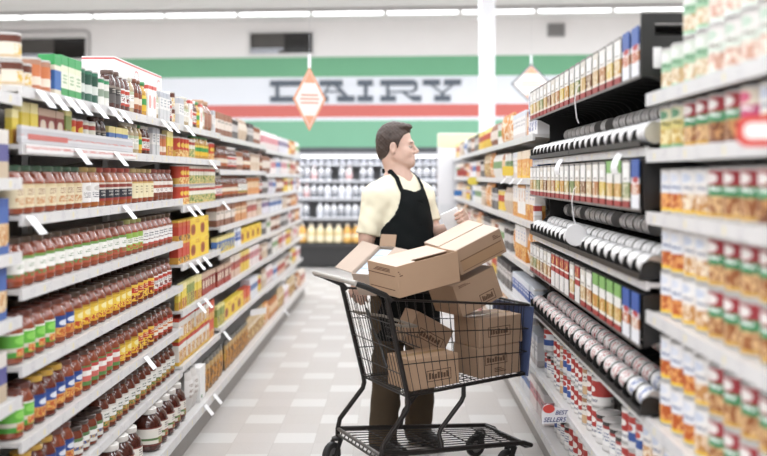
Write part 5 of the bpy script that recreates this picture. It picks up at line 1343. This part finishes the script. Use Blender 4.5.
for s, path in ((1, [(.078, .103, 1.42), (.084, .083, 1.455), (.078, .05, 1.49), (.068, -.0, 1.52), (.05, -.05, 1.535), (.0, -.085, 1.54)]), (-1, [(-.078, .103, 1.42), (-.084, .083, 1.455), (-.078, .05, 1.49), (-.068, -.0, 1.52), (-.05, -.05, 1.535), (.0, -.085, 1.54)])):
    rows = []
    for a in path:
        # keep the strap lying on the shirt
        c = np.array([bp(*a)])
        g = lambda P: float(np.minimum(torso(P, .008), neck(P) - .006)[0])
        for _ in range(12):
            e = 1e-3; d = g(c); gr = np.array([(g(c + np.eye(3)[k] * e) - d) / e for k in range(3)]); gr /= max(np.linalg.norm(gr), 1e-6)
            c = c - gr * (d - .004)
        rows.append((c[0], gr))
    R = []
    for i, (c, gr) in enumerate(rows):
        t = rows[min(i + 1, len(rows) - 1)][0] - rows[max(i - 1, 0)][0]; b = np.cross(gr, t); b /= np.linalg.norm(b)
        R.append([tuple(c - b * .013), tuple(c + gr * .0015), tuple(c + b * .013)])
    put('apron_strap', MB().sheet(R, -.003).mesh('apron_strap', apr, smooth=True), man)
def trousers(p):
    L = lambda h, k, a: smin(cap(p, h, k, .105, .082), cap(p, k, a + np.array([0, 0, -.04]), .082, .078), .04)
    d = smin(np.minimum(L(hipR, knR, ftR), L(hipL, knL, ftL)), ell(p, bp(0, -.005, .95), (.178, .135, .13), BR), .06)
    d = d + nz(p, 24, .003, .6) + nz(p[:, [2, 0, 1]], 40, .0015)
    return np.maximum(np.maximum(d, .055 - p[:, 2]), p[:, 2] - 1.02)
tog('trousers', trousers, (-.30, 5.36, .03), (.45, 6.0, 1.06), .0085, [trm], man)
for a in (ftR, ftL):
    def shoe(p, a=a):
        g = a - np.array([0, 0, .085])
        hd_ = lambda f, r, z: g + FW * f + RT_ * r + np.array([0, 0, z])
        d = uni([cap(p, hd_(-.045, 0, .04), hd_(.08, 0, .038), .04, .043), cap(p, hd_(.08, 0, .036), hd_(.165, -.0, .03), .044, .034), cap(p, hd_(-.03, 0, .06), hd_(.0, 0, .1), .042, .04)], .03)
        return np.maximum(d, .002 - p[:, 2])
    tog('shoe', shoe, a - np.array([.26, .26, .09]), a + np.array([.26, .26, .06]), .006, [shm], man)
# the white carton in his hand
wbx = put('carton', MB().box(-WW / 2, WW / 2, -WD / 2, WD / 2, -WH / 2, WH / 2).mesh('carton', mat('plain white carton', '#efeeee', .5, vary=.02), bevel=.002), None, label='plain white carton held up in the hand of the man', category='box')
wbx.name = 'white_carton'
wbx.matrix_world = WBM

# ------------------------------------------------------------------ open carton of white packets at the handle
P0 = Vector((-.222, 5.235, 1.005)); Lx = Vector((.115, .15, .105)); Lx = Lx / Lx.length
Wx = Lx.cross(Vector((0, 0, 1))).normalized(); Nz = Wx.cross(Lx).normalized()
GL, GW, GH = .262, .11, .13
ob = put('cardboard_box', None, None, label='open cardboard box of white packets leaning on the cart handle', category='box', group='cardboard boxes in the cart')
gm = Matrix((Wx, Lx, Nz)).transposed().to_4x4(); gm.translation = P0 - Nz * GH
ob.matrix_world = gm
b = MB().box(0, GW, 0, GL, 0, TH).box(0, TH, 0, GL, TH, GH).box(GW - TH, GW, 0, GL, TH, GH).box(TH, GW - TH, 0, TH, TH, GH).box(TH, GW - TH, GL - TH, GL, TH, GH)
put('carton', b.mesh('carton', kraft3), ob)
def flapq(h0, h1, out, fl):
    h0, h1, out = Vector(h0), Vector(h1), Vector(out).normalized(); n = (h1 - h0).cross(out).normalized()
    return MB().obox(h0, h1 - h0, out * fl, n * TH)
put('flap', flapq((0, .004, GH), (0, GL - .004, GH), (-1, 0, .25), .105).mesh('flap', kraft3), ob)
put('flap', flapq((GW, .004, GH), (GW, GL - .004, GH), (1, 0, -.15), .1).mesh('flap', kraft3), ob)
put('flap', flapq((.004, GL, GH), (GW - .004, GL, GH), (-.1, .6, .5), .065).mesh('flap', kraft2), ob)  # end flap on the shadow side, its shade put into a duller board colour
pk = D('packet white and pale blue', [(0, '#dfe4ec'), (.82, '#eceef2'), (.94, '#c6d6e6')])
pm = MB().box(0, GW - .02, 0, .058, 0, .095).mesh('packet', pk, bevel=.002)
for k in range(4):
    o = put('packet', pm, None, label='white packet in the open box at the cart handle, %s from the handle end' % ordn(k + 1), category='packet', group='packets in the open box')
    o.name = 'white_packet'
    o.matrix_world = gm @ Matrix.Translation((.01, .008 + k * .0612, TH + .02))
